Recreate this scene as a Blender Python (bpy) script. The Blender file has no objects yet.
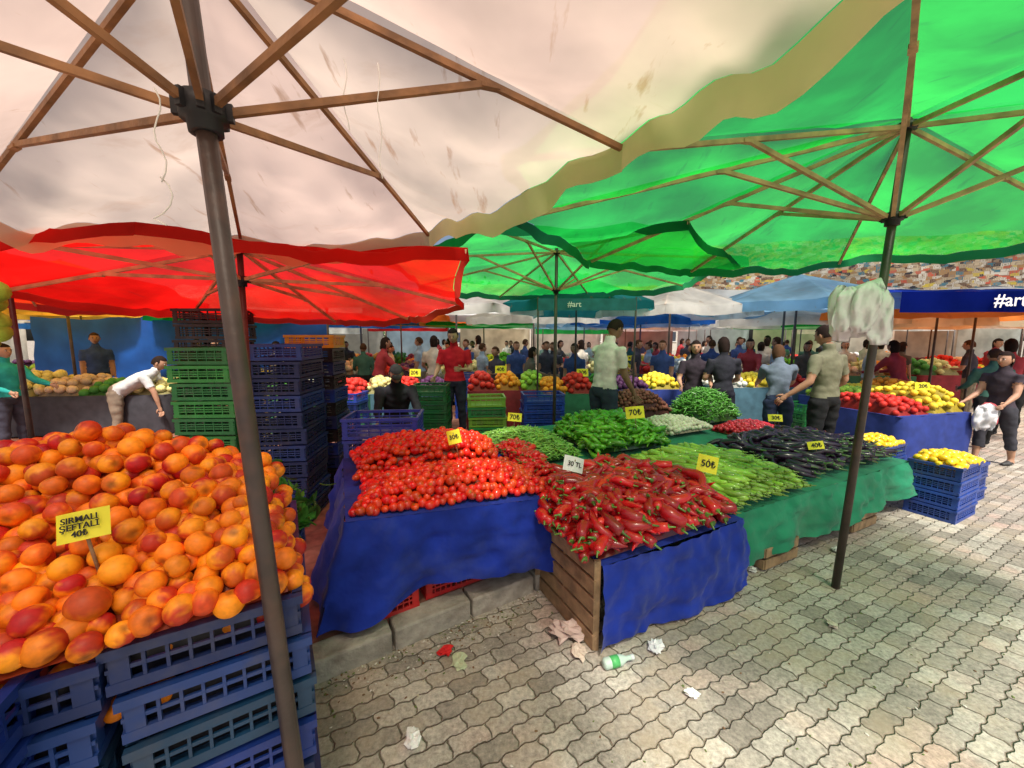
import bpy, math, random
import numpy as np
from mathutils import Vector, Matrix, noise
random.seed(7); rng=np.random.default_rng(7)
S=bpy.context.scene
R=math.radians
# ------------------------------------------------------------------ materials
def nt(name):
    m=bpy.data.materials.new(name); m.use_nodes=True
    t=m.node_tree; t.nodes.clear(); return m,t
def N(t,typ,**k):
    n=t.nodes.new(typ)
    for a,b in k.items():
        if a in n.inputs.keys(): n.inputs[a].default_value=b
        else: setattr(n,a,b)
    return n
def L(t,a,b): t.links.new(a,b)
def rgba(c): return (c[0],c[1],c[2],1)
_mc={}
def mat(name,col=None,rough=.6,spec=.4,var=.15,nscale=8,bump=0,bscale=40,coat=0,metal=0,sheen=0,trans=0,attr=False,dirt=0,dirtcol=(.12,.1,.08)):
    key=(name,col,rough,attr)
    if key in _mc: return _mc[key]
    m,t=nt(name)
    out=N(t,'ShaderNodeOutputMaterial'); b=N(t,'ShaderNodeBsdfPrincipled')
    b.inputs['Roughness'].default_value=rough; b.inputs['Specular IOR Level'].default_value=spec
    b.inputs['Coat Weight'].default_value=coat; b.inputs['Metallic'].default_value=metal
    b.inputs['Sheen Weight'].default_value=sheen
    tc=N(t,'ShaderNodeTexCoord')
    nz=N(t,'ShaderNodeTexNoise',Scale=nscale,Detail=2.0); L(t,tc.outputs['Object'],nz.inputs['Vector'])
    mr=N(t,'ShaderNodeMapRange'); mr.inputs['From Min'].default_value=.3; mr.inputs['From Max'].default_value=.7
    mr.inputs['To Min'].default_value=1-var; mr.inputs['To Max'].default_value=1+var
    L(t,nz.outputs['Fac'],mr.inputs['Value'])
    if attr:
        a=N(t,'ShaderNodeAttribute'); a.attribute_name='Col'; src=a.outputs['Color']
    else:
        a=N(t,'ShaderNodeRGB'); a.outputs[0].default_value=rgba(col); src=a.outputs[0]
    vm=N(t,'ShaderNodeVectorMath',operation='SCALE'); L(t,src,vm.inputs[0]); L(t,mr.outputs[0],vm.inputs['Scale'])
    colout=vm.outputs[0]
    if dirt:
        n2=N(t,'ShaderNodeTexNoise',Scale=nscale*.6,Detail=4.0,Roughness=.7); L(t,tc.outputs['Object'],n2.inputs['Vector'])
        r2=N(t,'ShaderNodeMapRange'); r2.inputs['From Min'].default_value=.5; r2.inputs['From Max'].default_value=.75
        r2.inputs['To Max'].default_value=dirt; L(t,n2.outputs['Fac'],r2.inputs['Value'])
        mx=N(t,'ShaderNodeMix',data_type='RGBA'); L(t,r2.outputs[0],mx.inputs[0]); L(t,colout,mx.inputs[6]); mx.inputs[7].default_value=rgba(dirtcol)
        colout=mx.outputs[2]
    L(t,colout,b.inputs['Base Color'])
    if bump:
        n3=N(t,'ShaderNodeTexNoise',Scale=bscale,Detail=2.0); L(t,tc.outputs['Object'],n3.inputs['Vector'])
        bp=N(t,'ShaderNodeBump',Strength=bump,Distance=.01); L(t,n3.outputs['Fac'],bp.inputs['Height']); L(t,bp.outputs[0],b.inputs['Normal'])
    sh=b.outputs[0]
    if trans:
        tr=N(t,'ShaderNodeBsdfTranslucent'); L(t,colout,tr.inputs[0])
        ms=N(t,'ShaderNodeMixShader'); ms.inputs[0].default_value=trans; L(t,sh,ms.inputs[1]); L(t,tr.outputs[0],ms.inputs[2]); sh=ms.outputs[0]
    L(t,sh,out.inputs[0]); _mc[key]=m
    return m
def fabric(name,col,see=.12,tcol=None,stain=0,staincol=(.45,.2,.06),thr=.62,diff=.25,seecol=None,lo=.74,hi=1.08,det=6.0,bump=.25,nsc=1.7,stain2=0):
    m,t=nt(name); out=N(t,'ShaderNodeOutputMaterial')
    tc=N(t,'ShaderNodeTexCoord')
    nz=N(t,'ShaderNodeTexNoise',Scale=nsc,Detail=det,Roughness=.5); L(t,tc.outputs['Object'],nz.inputs['Vector'])
    mr=N(t,'ShaderNodeMapRange'); mr.inputs['From Min'].default_value=.35; mr.inputs['From Max'].default_value=.65
    mr.inputs['To Min'].default_value=lo; mr.inputs['To Max'].default_value=hi; L(t,nz.outputs['Fac'],mr.inputs[0])
    def colr(c):
        vm=N(t,'ShaderNodeVectorMath',operation='SCALE'); vm.inputs[0].default_value=c; L(t,mr.outputs[0],vm.inputs['Scale']); o=vm.outputs[0]
        for (st,sc,mpv,th,w) in ((stain,6.0,(2.6,.45,1),thr,.08),(stain2,3.5,(.7,2.2,1),.60,.16)):
            if not st: continue
            n2=N(t,'ShaderNodeTexNoise',Scale=sc,Detail=5.0,Roughness=.6); mp2=N(t,'ShaderNodeMapping'); mp2.inputs['Scale'].default_value=mpv
            L(t,tc.outputs['Object'],mp2.inputs[0]); L(t,mp2.outputs[0],n2.inputs['Vector'])
            r2=N(t,'ShaderNodeMapRange'); r2.inputs['From Min'].default_value=th; r2.inputs['From Max'].default_value=th+w; r2.inputs['To Max'].default_value=st
            L(t,n2.outputs['Fac'],r2.inputs[0])
            mx=N(t,'ShaderNodeMix',data_type='RGBA'); L(t,r2.outputs[0],mx.inputs[0]); L(t,o,mx.inputs[6]); mx.inputs[7].default_value=rgba(staincol); o=mx.outputs[2]
        return o
    c1=colr(col); c2=colr(tcol or col)
    d=N(t,'ShaderNodeBsdfDiffuse'); L(t,c1,d.inputs[0])
    tr=N(t,'ShaderNodeBsdfTranslucent'); L(t,c2,tr.inputs[0])
    n3=N(t,'ShaderNodeTexNoise',Scale=5.0,Detail=2.0); L(t,tc.outputs['Object'],n3.inputs['Vector'])
    bp=N(t,'ShaderNodeBump',Strength=bump,Distance=.04); L(t,n3.outputs['Fac'],bp.inputs['Height']); L(t,bp.outputs[0],d.inputs['Normal']); L(t,bp.outputs[0],tr.inputs['Normal'])
    m1=N(t,'ShaderNodeMixShader'); m1.inputs[0].default_value=1-diff; L(t,d.outputs[0],m1.inputs[1]); L(t,tr.outputs[0],m1.inputs[2]); sh=m1.outputs[0]
    if see:
        tp=N(t,'ShaderNodeBsdfTransparent'); tp.inputs[0].default_value=rgba(seecol or tcol or col)
        m2=N(t,'ShaderNodeMixShader'); m2.inputs[0].default_value=see; L(t,sh,m2.inputs[1]); L(t,tp.outputs[0],m2.inputs[2]); sh=m2.outputs[0]
    L(t,sh,out.inputs[0]); return m
# ------------------------------------------------------------------ mesh builder
class MB:
    def __init__(s): s.V=[];s.C=[];s.Q=[];s.T=[];s.qm=[];s.tm=[];s.qs=[];s.ts=[];s.n=0
    def add(s,v,f,col=(.5,.5,.5),mat=0,smooth=True):
        v=np.asarray(v,float); 
        if isinstance(f,tuple) and len(f)==2 and isinstance(f[0],np.ndarray): q,tr=f
        else:
            q=np.array([a for a in f if len(a)==4],int).reshape(-1,4); tr=np.array([a for a in f if len(a)==3],int).reshape(-1,3)
        c=np.asarray(col,float)
        if c.ndim==1: c=np.tile(c[:3],(len(v),1))
        s.V.append(v);s.C.append(c)
        if len(q): s.Q.append(q+s.n); s.qm.append(np.full(len(q),mat)); s.qs.append(np.full(len(q),smooth))
        if len(tr): s.T.append(tr+s.n); s.tm.append(np.full(len(tr),mat)); s.ts.append(np.full(len(tr),smooth))
        s.n+=len(v)
    def box(s,c,size,rot=None,col=(.5,.5,.5),mat=0):
        h=np.array(size)/2
        v=np.array([(x,y,z) for x in(-1,1) for y in(-1,1) for z in(-1,1)],float)*h
        if rot is not None: v=v@np.array(rot).T
        s.add(v+np.array(c),BOXF,col,mat,False)
    def beam(s,a,b,w,h,col=(.5,.5,.5),mat=0):
        a=np.array(a,float);b=np.array(b,float);d=b-a;l=np.linalg.norm(d);d/=l
        up=np.array([0,0,1.]) if abs(d[2])<.95 else np.array([0,1.,0])
        x=np.cross(d,up);x/=np.linalg.norm(x);y=np.cross(x,d)
        s.box((a+b)/2,(w,l,h),np.stack([x,d,y],1),col,mat)
    def mesh(s,name,mats):
        me=bpy.data.meshes.new(name); V=np.concatenate(s.V); C=np.concatenate(s.C)
        me.vertices.add(len(V)); me.vertices.foreach_set('co',V.ravel())
        Q=np.concatenate(s.Q) if s.Q else np.zeros((0,4),int); T=np.concatenate(s.T) if s.T else np.zeros((0,3),int)
        lp=np.concatenate([Q.ravel(),T.ravel()]); me.loops.add(len(lp)); me.loops.foreach_set('vertex_index',lp.astype(np.int32))
        st=np.concatenate([np.arange(len(Q))*4,len(Q)*4+np.arange(len(T))*3]).astype(np.int32)
        me.polygons.add(len(st)); me.polygons.foreach_set('loop_start',st)
        mi=np.concatenate(s.qm+s.tm).astype(np.int32); sm=np.concatenate(s.qs+s.ts).astype(bool)
        me.polygons.foreach_set('material_index',mi); me.polygons.foreach_set('use_smooth',sm)
        me.update(calc_edges=True)
        ca=me.color_attributes.new('Col','FLOAT_COLOR','POINT'); ca.data.foreach_set('color',np.concatenate([C,np.ones((len(C),1))],1).ravel().astype(np.float32))
        for m in mats: me.materials.append(m)
        return me
    def obj(s,name,mats,parent=None,loc=None,rz=0):
        return link(name,s.mesh(name,mats if isinstance(mats,(list,tuple)) else [mats]),parent,loc,rz)
def link(name,data,parent=None,loc=None,rz=0):
    o=bpy.data.objects.new(name,data); S.collection.objects.link(o)
    if parent: o.parent=parent
    if loc is not None: o.location=loc
    o.rotation_euler=(0,0,rz); return o
def empty(name,loc=(0,0,0),rz=0):
    return link(name,None,None,loc,rz)
BOXF=(np.array([(0,1,3,2),(4,6,7,5),(0,4,5,1),(2,3,7,6),(0,2,6,4),(1,5,7,3)]),np.zeros((0,3),int))
def split(f): return (np.array([a for a in f if len(a)==4],int).reshape(-1,4),np.array([a for a in f if len(a)==3],int).reshape(-1,3))
def loft(pts,rad,side=(1,0,0),n=10,cap=True):
    pts=np.array(pts,float); m=len(pts); rad=[(r,r) if np.isscalar(r) else r for r in rad]
    V=[];sd=np.array(side,float)
    for i in range(m):
        d=pts[min(i+1,m-1)]-pts[max(i-1,0)]; d/=np.linalg.norm(d)+1e-9
        a=sd-d*np.dot(sd,d)
        if np.linalg.norm(a)<.1: a=np.cross(d,(0,1,.1))
        a/=np.linalg.norm(a); b=np.cross(d,a)
        th=np.arange(n)/n*2*math.pi
        V.append(pts[i]+np.outer(np.cos(th)*rad[i][0],a)+np.outer(np.sin(th)*rad[i][1],b))
    V=np.concatenate(V);F=[]
    for i in range(m-1):
        for j in range(n): F.append((i*n+j,i*n+(j+1)%n,(i+1)*n+(j+1)%n,(i+1)*n+j))
    if cap:
        V=np.concatenate([V,[pts[0]],[pts[-1]]]); k=m*n
        for j in range(n): F.append((k,(j+1)%n,j)); F.append((k+1,(m-1)*n+j,(m-1)*n+(j+1)%n))
    return V,split(F)
def sphere(nu=10,nv=7):
    V=[(0,0,1)];F=[]
    for i in range(1,nv):
        a=math.pi*i/nv
        for j in range(nu):
            b=2*math.pi*j/nu; V.append((math.sin(a)*math.cos(b),math.sin(a)*math.sin(b),math.cos(a)))
    V.append((0,0,-1))
    for j in range(nu): F.append((0,1+j,1+(j+1)%nu)); 
    for i in range(nv-2):
        for j in range(nu): F.append((1+i*nu+j,1+(i+1)*nu+j,1+(i+1)*nu+(j+1)%nu,1+i*nu+(j+1)%nu))
    k=len(V)-1;o=1+(nv-2)*nu
    for j in range(nu): F.append((k,o+(j+1)%nu,o+j))
    return np.array(V,float),split(F)
def rotrand(rng_=rng):
    q=rng_.normal(size=4);q/=np.linalg.norm(q);w,x,y,z=q
    return np.array([[1-2*(y*y+z*z),2*(x*y-z*w),2*(x*z+y*w)],[2*(x*y+z*w),1-2*(x*x+z*z),2*(y*z-x*w)],[2*(x*z-y*w),2*(y*z+x*w),1-2*(x*x+y*y)]])
def rotz(a): c,s=math.cos(a),math.sin(a); return np.array([[c,-s,0],[s,c,0],[0,0,1.]])
def roty(a): c,s=math.cos(a),math.sin(a); return np.array([[c,0,s],[0,1,0],[-s,0,c]])
def rotx(a): c,s=math.cos(a),math.sin(a); return np.array([[1,0,0],[0,c,-s],[0,s,c]])
def join(parts):
    V=[];Q=[];T=[];C=[];n=0
    for v,(q,t),c in parts:
        c=np.asarray(c,float); 
        if c.ndim==1:c=np.tile(c,(len(v),1))
        V.append(v);C.append(c);Q.append(q+n);T.append(t+n);n+=len(v)
    return np.concatenate(V),(np.concatenate(Q),np.concatenate(T)),np.concatenate(C)
def t_peach():
    out=[]
    for k in range(7):
        v,f=sphere(18,12); ang=np.arctan2(v[:,1],v[:,0]); cr=np.exp(-(ang/.24)**2)*(1-np.abs(v[:,2])**4*.3)
        r=1-.09*cr-.17*np.clip(v[:,2]-.8,0,1)/.2
        d=rng.normal(size=3);d/=np.linalg.norm(d); mott=np.array([noise.noise(Vector(q)*2.5+Vector((k*7,0,0))) for q in v])
        b=np.clip((v@d)*1.7+.3+mott*1.2+rng.normal(size=len(v))*.07,0,1)*(.6,.98,.8,1.0,.45,.9,.75)[k]
        c=np.outer(1-b,(.90,.255,.008))+np.outer(b,(.46,.010,.010))
        pit=np.clip((v[:,2]-.9)/.1,0,1)[:,None]; c=c*(1-pit)+np.array((.35,.10,.01))*pit
        out.append(((v*r[:,None])*np.array([1,1,.95]),f,np.clip(c,0,1)))
    return out
def t_tomato():
    out=[]
    for el in (.85,1.05,1.2):
        v,f=sphere(10,7); w=v*np.array([1,1,el]); w[:,2]-=.12*np.exp(-(1-v[:,2])*8)
        parts=[(w,f,(.70,.034,.009))]
        for i in range(5):
            a=i*2*math.pi/5;z=el-.1
            tri=np.array([(0,0,z),(math.cos(a-.25)*.2,math.sin(a-.25)*.2,z+.05),(math.cos(a)*.5,math.sin(a)*.5,z),(math.cos(a+.25)*.2,math.sin(a+.25)*.2,z+.05)])
            parts.append((tri,split([(0,1,2,3)]),(.06,.16,.02)))
        out.append(join(parts))
    return out
def t_long(L_,r,col,stem=(.1,.22,.03),curves=(.0,.1,.2),n=7,tipcol=None,shape='pepper'):
    out=[]
    for cv in curves:
        m=9;pts=[];rad=[]
        for i in range(m):
            t=i/(m-1);pts.append((t*L_-L_/2,cv*L_*(math.sin(t*math.pi))+cv*.4*L_*math.sin(t*5),0))
            if shape=='pepper': rr=r*(.55+.6*math.sin(min(1,t*2.2+.25)*math.pi/2)-.0)*(1-t**2.2*.92)*(1+.08*math.sin(t*17+cv*9))
            elif shape=='cuc': rr=r*min(1,math.sin(t*math.pi)**.35+.05)
            elif shape=='egg': rr=r*(.45+.6*t)*(min(1,(1.02-t)*6)**.5)
            else: rr=r*(min(1,math.sin(t*math.pi)**.4+.2))
            rad.append(max(rr,r*.06))
        v,f=loft(pts,rad,(0,0,1),n)
        c=np.tile(np.array(col,float),(len(v),1))
        if tipcol is not None:
            tt=(v[:,0]/L_+.5)[:,None]; c=c*(1-tt**3)+np.array(tipcol)*tt**3
        parts=[(v,f,c)]
        p0=np.array(pts[0]);v2,f2=loft([p0-(r*1.3,r*.5,0),p0-(r*.2,0,0),p0+(r*.25,0,0)],[r*.14,r*.2,r*(.62 if shape!='egg' else .6)],(0,0,1),6)
        parts.append((v2,f2,stem)); out.append(join(parts))
    return out
def t_ball(col,sq=(1,1,1),tip=0,nu=9,nv=7):
    v,f=sphere(nu,nv); w=v*np.array(sq)
    if tip: w[:,2]*=1+tip*np.abs(v[:,2])**8
    return [(w,f,np.tile(np.array(col,float),(len(v),1)))]
def t_leaf(col):
    out=[]
    for k in range(3):
        v=[];f=[]
        for i in range(4):
            w=[.1,.5,.45,.05][i];b=-.15*i*i*.3+.2*i*.3
            v+=[(i/3,-w*.5,b+.08),(i/3,0,b),(i/3,w*.5,b+.08)]
        for i in range(3): f+=[(3*i,3*i+1,3*i+4,3*i+3),(3*i+1,3*i+2,3*i+5,3*i+4)]
        out.append((np.array(v),split(f),np.tile(np.array(col,float)*(.7+.3*k),(12,1))))
    return out
def bil(c,s,t):
    c=[np.array(p,float) for p in c]
    return c[0]*(1-s)*(1-t)+c[1]*s*(1-t)+c[2]*s*t+c[3]*(1-s)*t
def heap(mb,corners,z0,h,spacing,tmpl,size,mode='ball',yaw=0,yawvar=.5,var=.15,p=2.5,zf=None,base=None,szvar=.1,layers=1,pitch=.15,bumpy=.25,hue=.0,inset=.01):
    """ball: size = radius; long: size = thickness (radius) of the item"""
    c=corners; w=np.linalg.norm(np.subtract(c[1],c[0])); d=np.linalg.norm(np.subtract(c[3],c[0]))
    ns=max(2,int(w/spacing));ntt=max(1,int(d/spacing))
    if zf is None: zf=lambda s,t: z0+h*(max(0,1-abs(2*s-1)**p)*max(0,1-abs(2*t-1)**p))**.6
    if base is not None:
        k=14;V=[];F=[]
        for i in range(k+1):
            for j in range(k+1):
                q=bil(c,inset+(1-2*inset)*i/k,inset+(1-2*inset)*j/k); V.append((q[0],q[1],zf(i/k,j/k)-size*.5))
        for i in range(k):
            for j in range(k): F.append((i*(k+1)+j,(i+1)*(k+1)+j,(i+1)*(k+1)+j+1,i*(k+1)+j+1))
        mb.add(V,split(F),base)
    for l in range(layers):
      for i in range(ns):
        for j in range(ntt):
            s=(i+.5+(.5 if j%2 else 0)*.9-.2+rng.uniform(-.22,.22))/ns; t=(j+.5+rng.uniform(-.22,.22))/ntt
            s=min(max(s,.0),1);t=min(max(t,0),1)
            q=bil(c,s,t); z=zf(s,t)+size*rng.uniform(-bumpy,bumpy)+l*size*1.1
            v,f,col=tmpl[rng.integers(len(tmpl))]
            if mode=='ball': M=rotrand()
            else: M=rotz(yaw+rng.normal()*yawvar)@roty(rng.normal()*pitch)@rotx(rng.normal()*.35)
            sz=size*(1+rng.normal()*szvar) if mode=='ball' else (1+rng.normal()*szvar)
            cc=col*(1+rng.uniform(-var,var))
            if hue: cc=cc*np.array([1,1+rng.uniform(-hue,hue),1])
            mb.add((v*sz)@M.T+np.array([q[0],q[1],z]),f,np.clip(cc,0,1))
# shared materials
M_prod=mat('produce_skin',attr=True,rough=.28,spec=.5,var=.12,nscale=30,coat=.25)
M_matte=mat('produce_matte',attr=True,rough=.6,spec=.3,var=.15,nscale=40,bump=.15,bscale=150)
M_peach=mat('peach_skin',attr=True,rough=.48,spec=.35,var=.16,nscale=60)
M_leaf=mat('leafy_green',attr=True,rough=.5,var=.25,nscale=25,trans=.25)
M_plas=mat('crate_plastic',attr=True,rough=.42,spec=.45,var=.15,nscale=9,dirt=.4,dirtcol=(.1,.09,.08))
M_wood=mat('weathered_wood',(.30,.19,.10),rough=.75,var=.35,nscale=14,bump=.4,bscale=60,dirt=.5)
M_woodl=mat('strut_wood',(.42,.26,.13),rough=.6,var=.35,nscale=10,bump=.3,bscale=50,dirt=.5)
M_woodd=mat('dark_strut_wood',(.24,.115,.045),rough=.6,var=.4,nscale=12,bump=.3,bscale=50,dirt=.5,dirtcol=(.06,.03,.02))
M_metal=mat('painted_pole',(.05,.035,.03),rough=.45,spec=.5,var=.5,nscale=6,dirt=.55,dirtcol=(.17,.08,.05),bump=.2,bscale=30)
M_black=mat('black_plastic',(.012,.012,.014),rough=.5,var=.3)
M_blue=mat('blue_cloth',(.010,.030,.28),rough=.8,spec=.15,var=.3,nscale=5,bump=1,bscale=12,sheen=.1,dirt=.4,dirtcol=(.07,.09,.20))
M_green=mat('green_cloth',(.02,.21,.11),rough=.8,spec=.15,var=.25,nscale=4,bump=1,bscale=10,sheen=.1,dirt=.4,dirtcol=(.12,.2,.13))
M_vc=mat('painted_attr',attr=True,rough=.7,spec=.2,var=.15,nscale=8)
# ------------------------------------------------------------------ camera
cam=bpy.data.cameras.new('camera');cam.sensor_width=36;cam.lens=385/1024*36;cam.clip_start=.05;cam.clip_end=2000
co=link('camera',cam,None,(0,0,1.7));co.rotation_euler=(R(90-6.8),0,0);S.camera=co
# ------------------------------------------------------------------ world/light
W=bpy.data.worlds.new('World');S.world=W;W.use_nodes=True;t=W.node_tree;t.nodes.clear()
SUNEL,SUNAZ=60,165
sk=N(t,'ShaderNodeTexSky',sky_type='NISHITA');sk.sun_disc=False;sk.sun_elevation=R(SUNEL);sk.sun_rotation=R(SUNAZ);sk.dust_density=6;sk.air_density=1
bg=N(t,'ShaderNodeBackground',Strength=.15);L(t,sk.outputs[0],bg.inputs[0]);wo=N(t,'ShaderNodeOutputWorld');L(t,bg.outputs[0],wo.inputs[0])
sl=bpy.data.lights.new('sun','SUN');sl.energy=5;sl.angle=R(8);sl.color=(1,.95,.87)
d=Vector((math.sin(R(SUNAZ))*math.cos(R(SUNEL)),math.cos(R(SUNAZ))*math.cos(R(SUNEL)),math.sin(R(SUNEL))))
so=link('sun',sl,None,(0,0,20));so.rotation_euler=d.to_track_quat('Z','Y').to_euler()
S.view_settings.view_transform='Standard';S.view_settings.look='None';S.view_settings.exposure=0
# ------------------------------------------------------------------ ground
def paver_mat():
    m,t=nt('interlocking_pavers');out=N(t,'ShaderNodeOutputMaterial');b=N(t,'ShaderNodeBsdfPrincipled',Roughness=.75)
    BW,RH=.175,.085
    tc=N(t,'ShaderNodeTexCoord');mp=N(t,'ShaderNodeMapping');mp.inputs['Rotation'].default_value=(0,0,R(-27));L(t,tc.outputs['Object'],mp.inputs[0])
    sp=N(t,'ShaderNodeSeparateXYZ');L(t,mp.outputs[0],sp.inputs[0])
    def tri(src,per,amp):
        pp=N(t,'ShaderNodeMath',operation='PINGPONG');L(t,src,pp.inputs[0]);pp.inputs[1].default_value=per
        mm=N(t,'ShaderNodeMath',operation='MULTIPLY');L(t,pp.outputs[0],mm.inputs[0]);mm.inputs[1].default_value=amp;return mm.outputs[0]
    ax=N(t,'ShaderNodeMath',operation='ADD');L(t,sp.outputs[0],ax.inputs[0]);L(t,tri(sp.outputs[1],RH/2,.30),ax.inputs[1])
    ay=N(t,'ShaderNodeMath',operation='ADD');L(t,sp.outputs[1],ay.inputs[0]);L(t,tri(sp.outputs[0],BW/4,.26),ay.inputs[1])
    cb=N(t,'ShaderNodeCombineXYZ');L(t,ax.outputs[0],cb.inputs[0]);L(t,ay.outputs[0],cb.inputs[1])
    nzw=N(t,'ShaderNodeTexNoise',Scale=11.0,Detail=4.0,Roughness=.6);L(t,tc.outputs['Object'],nzw.inputs['Vector'])
    vs=N(t,'ShaderNodeVectorMath',operation='SCALE');L(t,nzw.outputs['Color'],vs.inputs[0]);vs.inputs['Scale'].default_value=.036
    va=N(t,'ShaderNodeVectorMath',operation='ADD');L(t,cb.outputs[0],va.inputs[0]);L(t,vs.outputs[0],va.inputs[1])
    br=N(t,'ShaderNodeTexBrick');L(t,va.outputs[0],br.inputs['Vector'])
    for k,v in (('Scale',1),('Brick Width',BW),('Row Height',RH),('Mortar Size',.0055),('Mortar Smooth',1.0),('Bias',0)): br.inputs[k].default_value=v
    br.inputs['Color1'].default_value=(.28,.245,.20,1);br.inputs['Color2'].default_value=(.53,.485,.41,1);br.inputs['Mortar'].default_value=(.19,.15,.10,1)
    n1=N(t,'ShaderNodeTexNoise',Scale=1.3,Detail=2.0);L(t,tc.outputs['Object'],n1.inputs['Vector'])
    r1=N(t,'ShaderNodeMapRange');r1.inputs['From Min'].default_value=.49;r1.inputs['From Max'].default_value=.58;r1.inputs['To Max'].default_value=.7;L(t,n1.outputs['Fac'],r1.inputs[0])
    br2=N(t,'ShaderNodeTexBrick');L(t,va.outputs[0],br2.inputs['Vector'])
    for k,v in (('Scale',1),('Brick Width',BW),('Row Height',RH),('Mortar Size',.005),('Bias',-.3)): br2.inputs[k].default_value=v
    br2.inputs['Color1'].default_value=(0,0,0,1);br2.inputs['Color2'].default_value=(1,1,1,1);br2.inputs['Mortar'].default_value=(0,0,0,1)
    mu=N(t,'ShaderNodeMath',operation='MULTIPLY');L(t,r1.outputs[0],mu.inputs[0]);L(t,br2.outputs['Color'],mu.inputs[1])
    mx=N(t,'ShaderNodeMix',data_type='RGBA');L(t,mu.outputs[0],mx.inputs[0]);L(t,br.outputs['Color'],mx.inputs[6]);mx.inputs[7].default_value=(.42,.20,.145,1)
    n2=N(t,'ShaderNodeTexNoise',Scale=2.2,Detail=6.0,Roughness=.7);L(t,tc.outputs['Object'],n2.inputs['Vector'])
    r2=N(t,'ShaderNodeMapRange');r2.inputs['From Min'].default_value=.3;r2.inputs['From Max'].default_value=.7;r2.inputs['To Min'].default_value=.6;r2.inputs['To Max'].default_value=1.28;L(t,n2.outputs['Fac'],r2.inputs[0])
    n4=N(t,'ShaderNodeTexNoise',Scale=45.0,Detail=5.0,Roughness=.75);L(t,tc.outputs['Object'],n4.inputs['Vector'])
    r4=N(t,'ShaderNodeMapRange');r4.inputs['From Min'].default_value=.3;r4.inputs['From Max'].default_value=.7;r4.inputs['To Min'].default_value=.5;r4.inputs['To Max'].default_value=1.45;L(t,n4.outputs['Fac'],r4.inputs[0])
    mm=N(t,'ShaderNodeMath',operation='MULTIPLY');L(t,r2.outputs[0],mm.inputs[0]);L(t,r4.outputs[0],mm.inputs[1])
    vm=N(t,'ShaderNodeVectorMath',operation='SCALE');L(t,mx.outputs[2],vm.inputs[0]);L(t,mm.outputs[0],vm.inputs['Scale'])
    r5=N(t,'ShaderNodeMapRange');r5.inputs['From Min'].default_value=.48;r5.inputs['From Max'].default_value=.64;r5.inputs['To Max'].default_value=.6;L(t,n2.outputs['Fac'],r5.inputs[0])
    m5=N(t,'ShaderNodeMix',data_type='RGBA');L(t,r5.outputs[0],m5.inputs[0]);L(t,vm.outputs[0],m5.inputs[6]);m5.inputs[7].default_value=(.32,.25,.165,1);L(t,m5.outputs[2],b.inputs['Base Color'])
    ad=N(t,'ShaderNodeMath',operation='MULTIPLY_ADD');L(t,n4.outputs['Fac'],ad.inputs[0]);ad.inputs[1].default_value=.5
    iv=N(t,'ShaderNodeMath',operation='SUBTRACT');iv.inputs[0].default_value=1;L(t,br.outputs['Fac'],iv.inputs[1]);L(t,iv.outputs[0],ad.inputs[2])
    bp=N(t,'ShaderNodeBump',Strength=1,Distance=.009);L(t,ad.outputs[0],bp.inputs['Height']);L(t,bp.outputs[0],b.inputs['Normal'])
    L(t,b.outputs[0],out.inputs[0]);return m
g=MB();g.add([(-300,-60,0),(300,-60,0),(300,600,0),(-300,600,0)],split([(0,1,2,3)]));g.obj('ground',paver_mat())
K0=np.array([-.95,1.72]);kd=np.array([.847,.532]);kn=np.array([-.532,.847])
M_tile=mat('red_tile',(.28,.12,.08),rough=.8,var=.35,nscale=12,bump=.5,bscale=30,dirt=.7,dirtcol=(.17,.12,.085))
M_kerb=mat('kerb_stone',(.34,.31,.26),rough=.85,var=.3,nscale=10,bump=.6,bscale=50,dirt=.6,dirtcol=(.18,.13,.09))
a=K0+kn*.148-kd*.1;b=K0+kn*.148+kd*2.7
poly=[tuple(a)+(.115,),tuple(b)+(.115,),(-.3,9,.115),(-9,9,.115),(-9,2.4,.115),(-1.5,2.4,.115)]
mesh_=bpy.data.meshes.new('sidewalk');mesh_.from_pydata(poly+[(p[0],p[1],-.05) for p in poly],[],[(0,1,2,3,4,5)]+[(i,i+6,(i+1)%6+6,(i+1)%6) for i in range(6)]);mesh_.materials.append(M_tile);link('sidewalk',mesh_)
g=MB()
for i in range(6):
    s0=-.1+i*.47;c=K0+kd*(s0+.23)+kn*.074;g.box((c[0],c[1],.02+rng.uniform(-.004,.004)),(.455,.146,.2),rotz(math.atan2(kd[1],kd[0])+rng.normal()*.008))
o=g.obj('kerb',M_kerb);bv=o.modifiers.new('b','BEVEL');bv.width=.012;bv.segments=2
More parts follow.
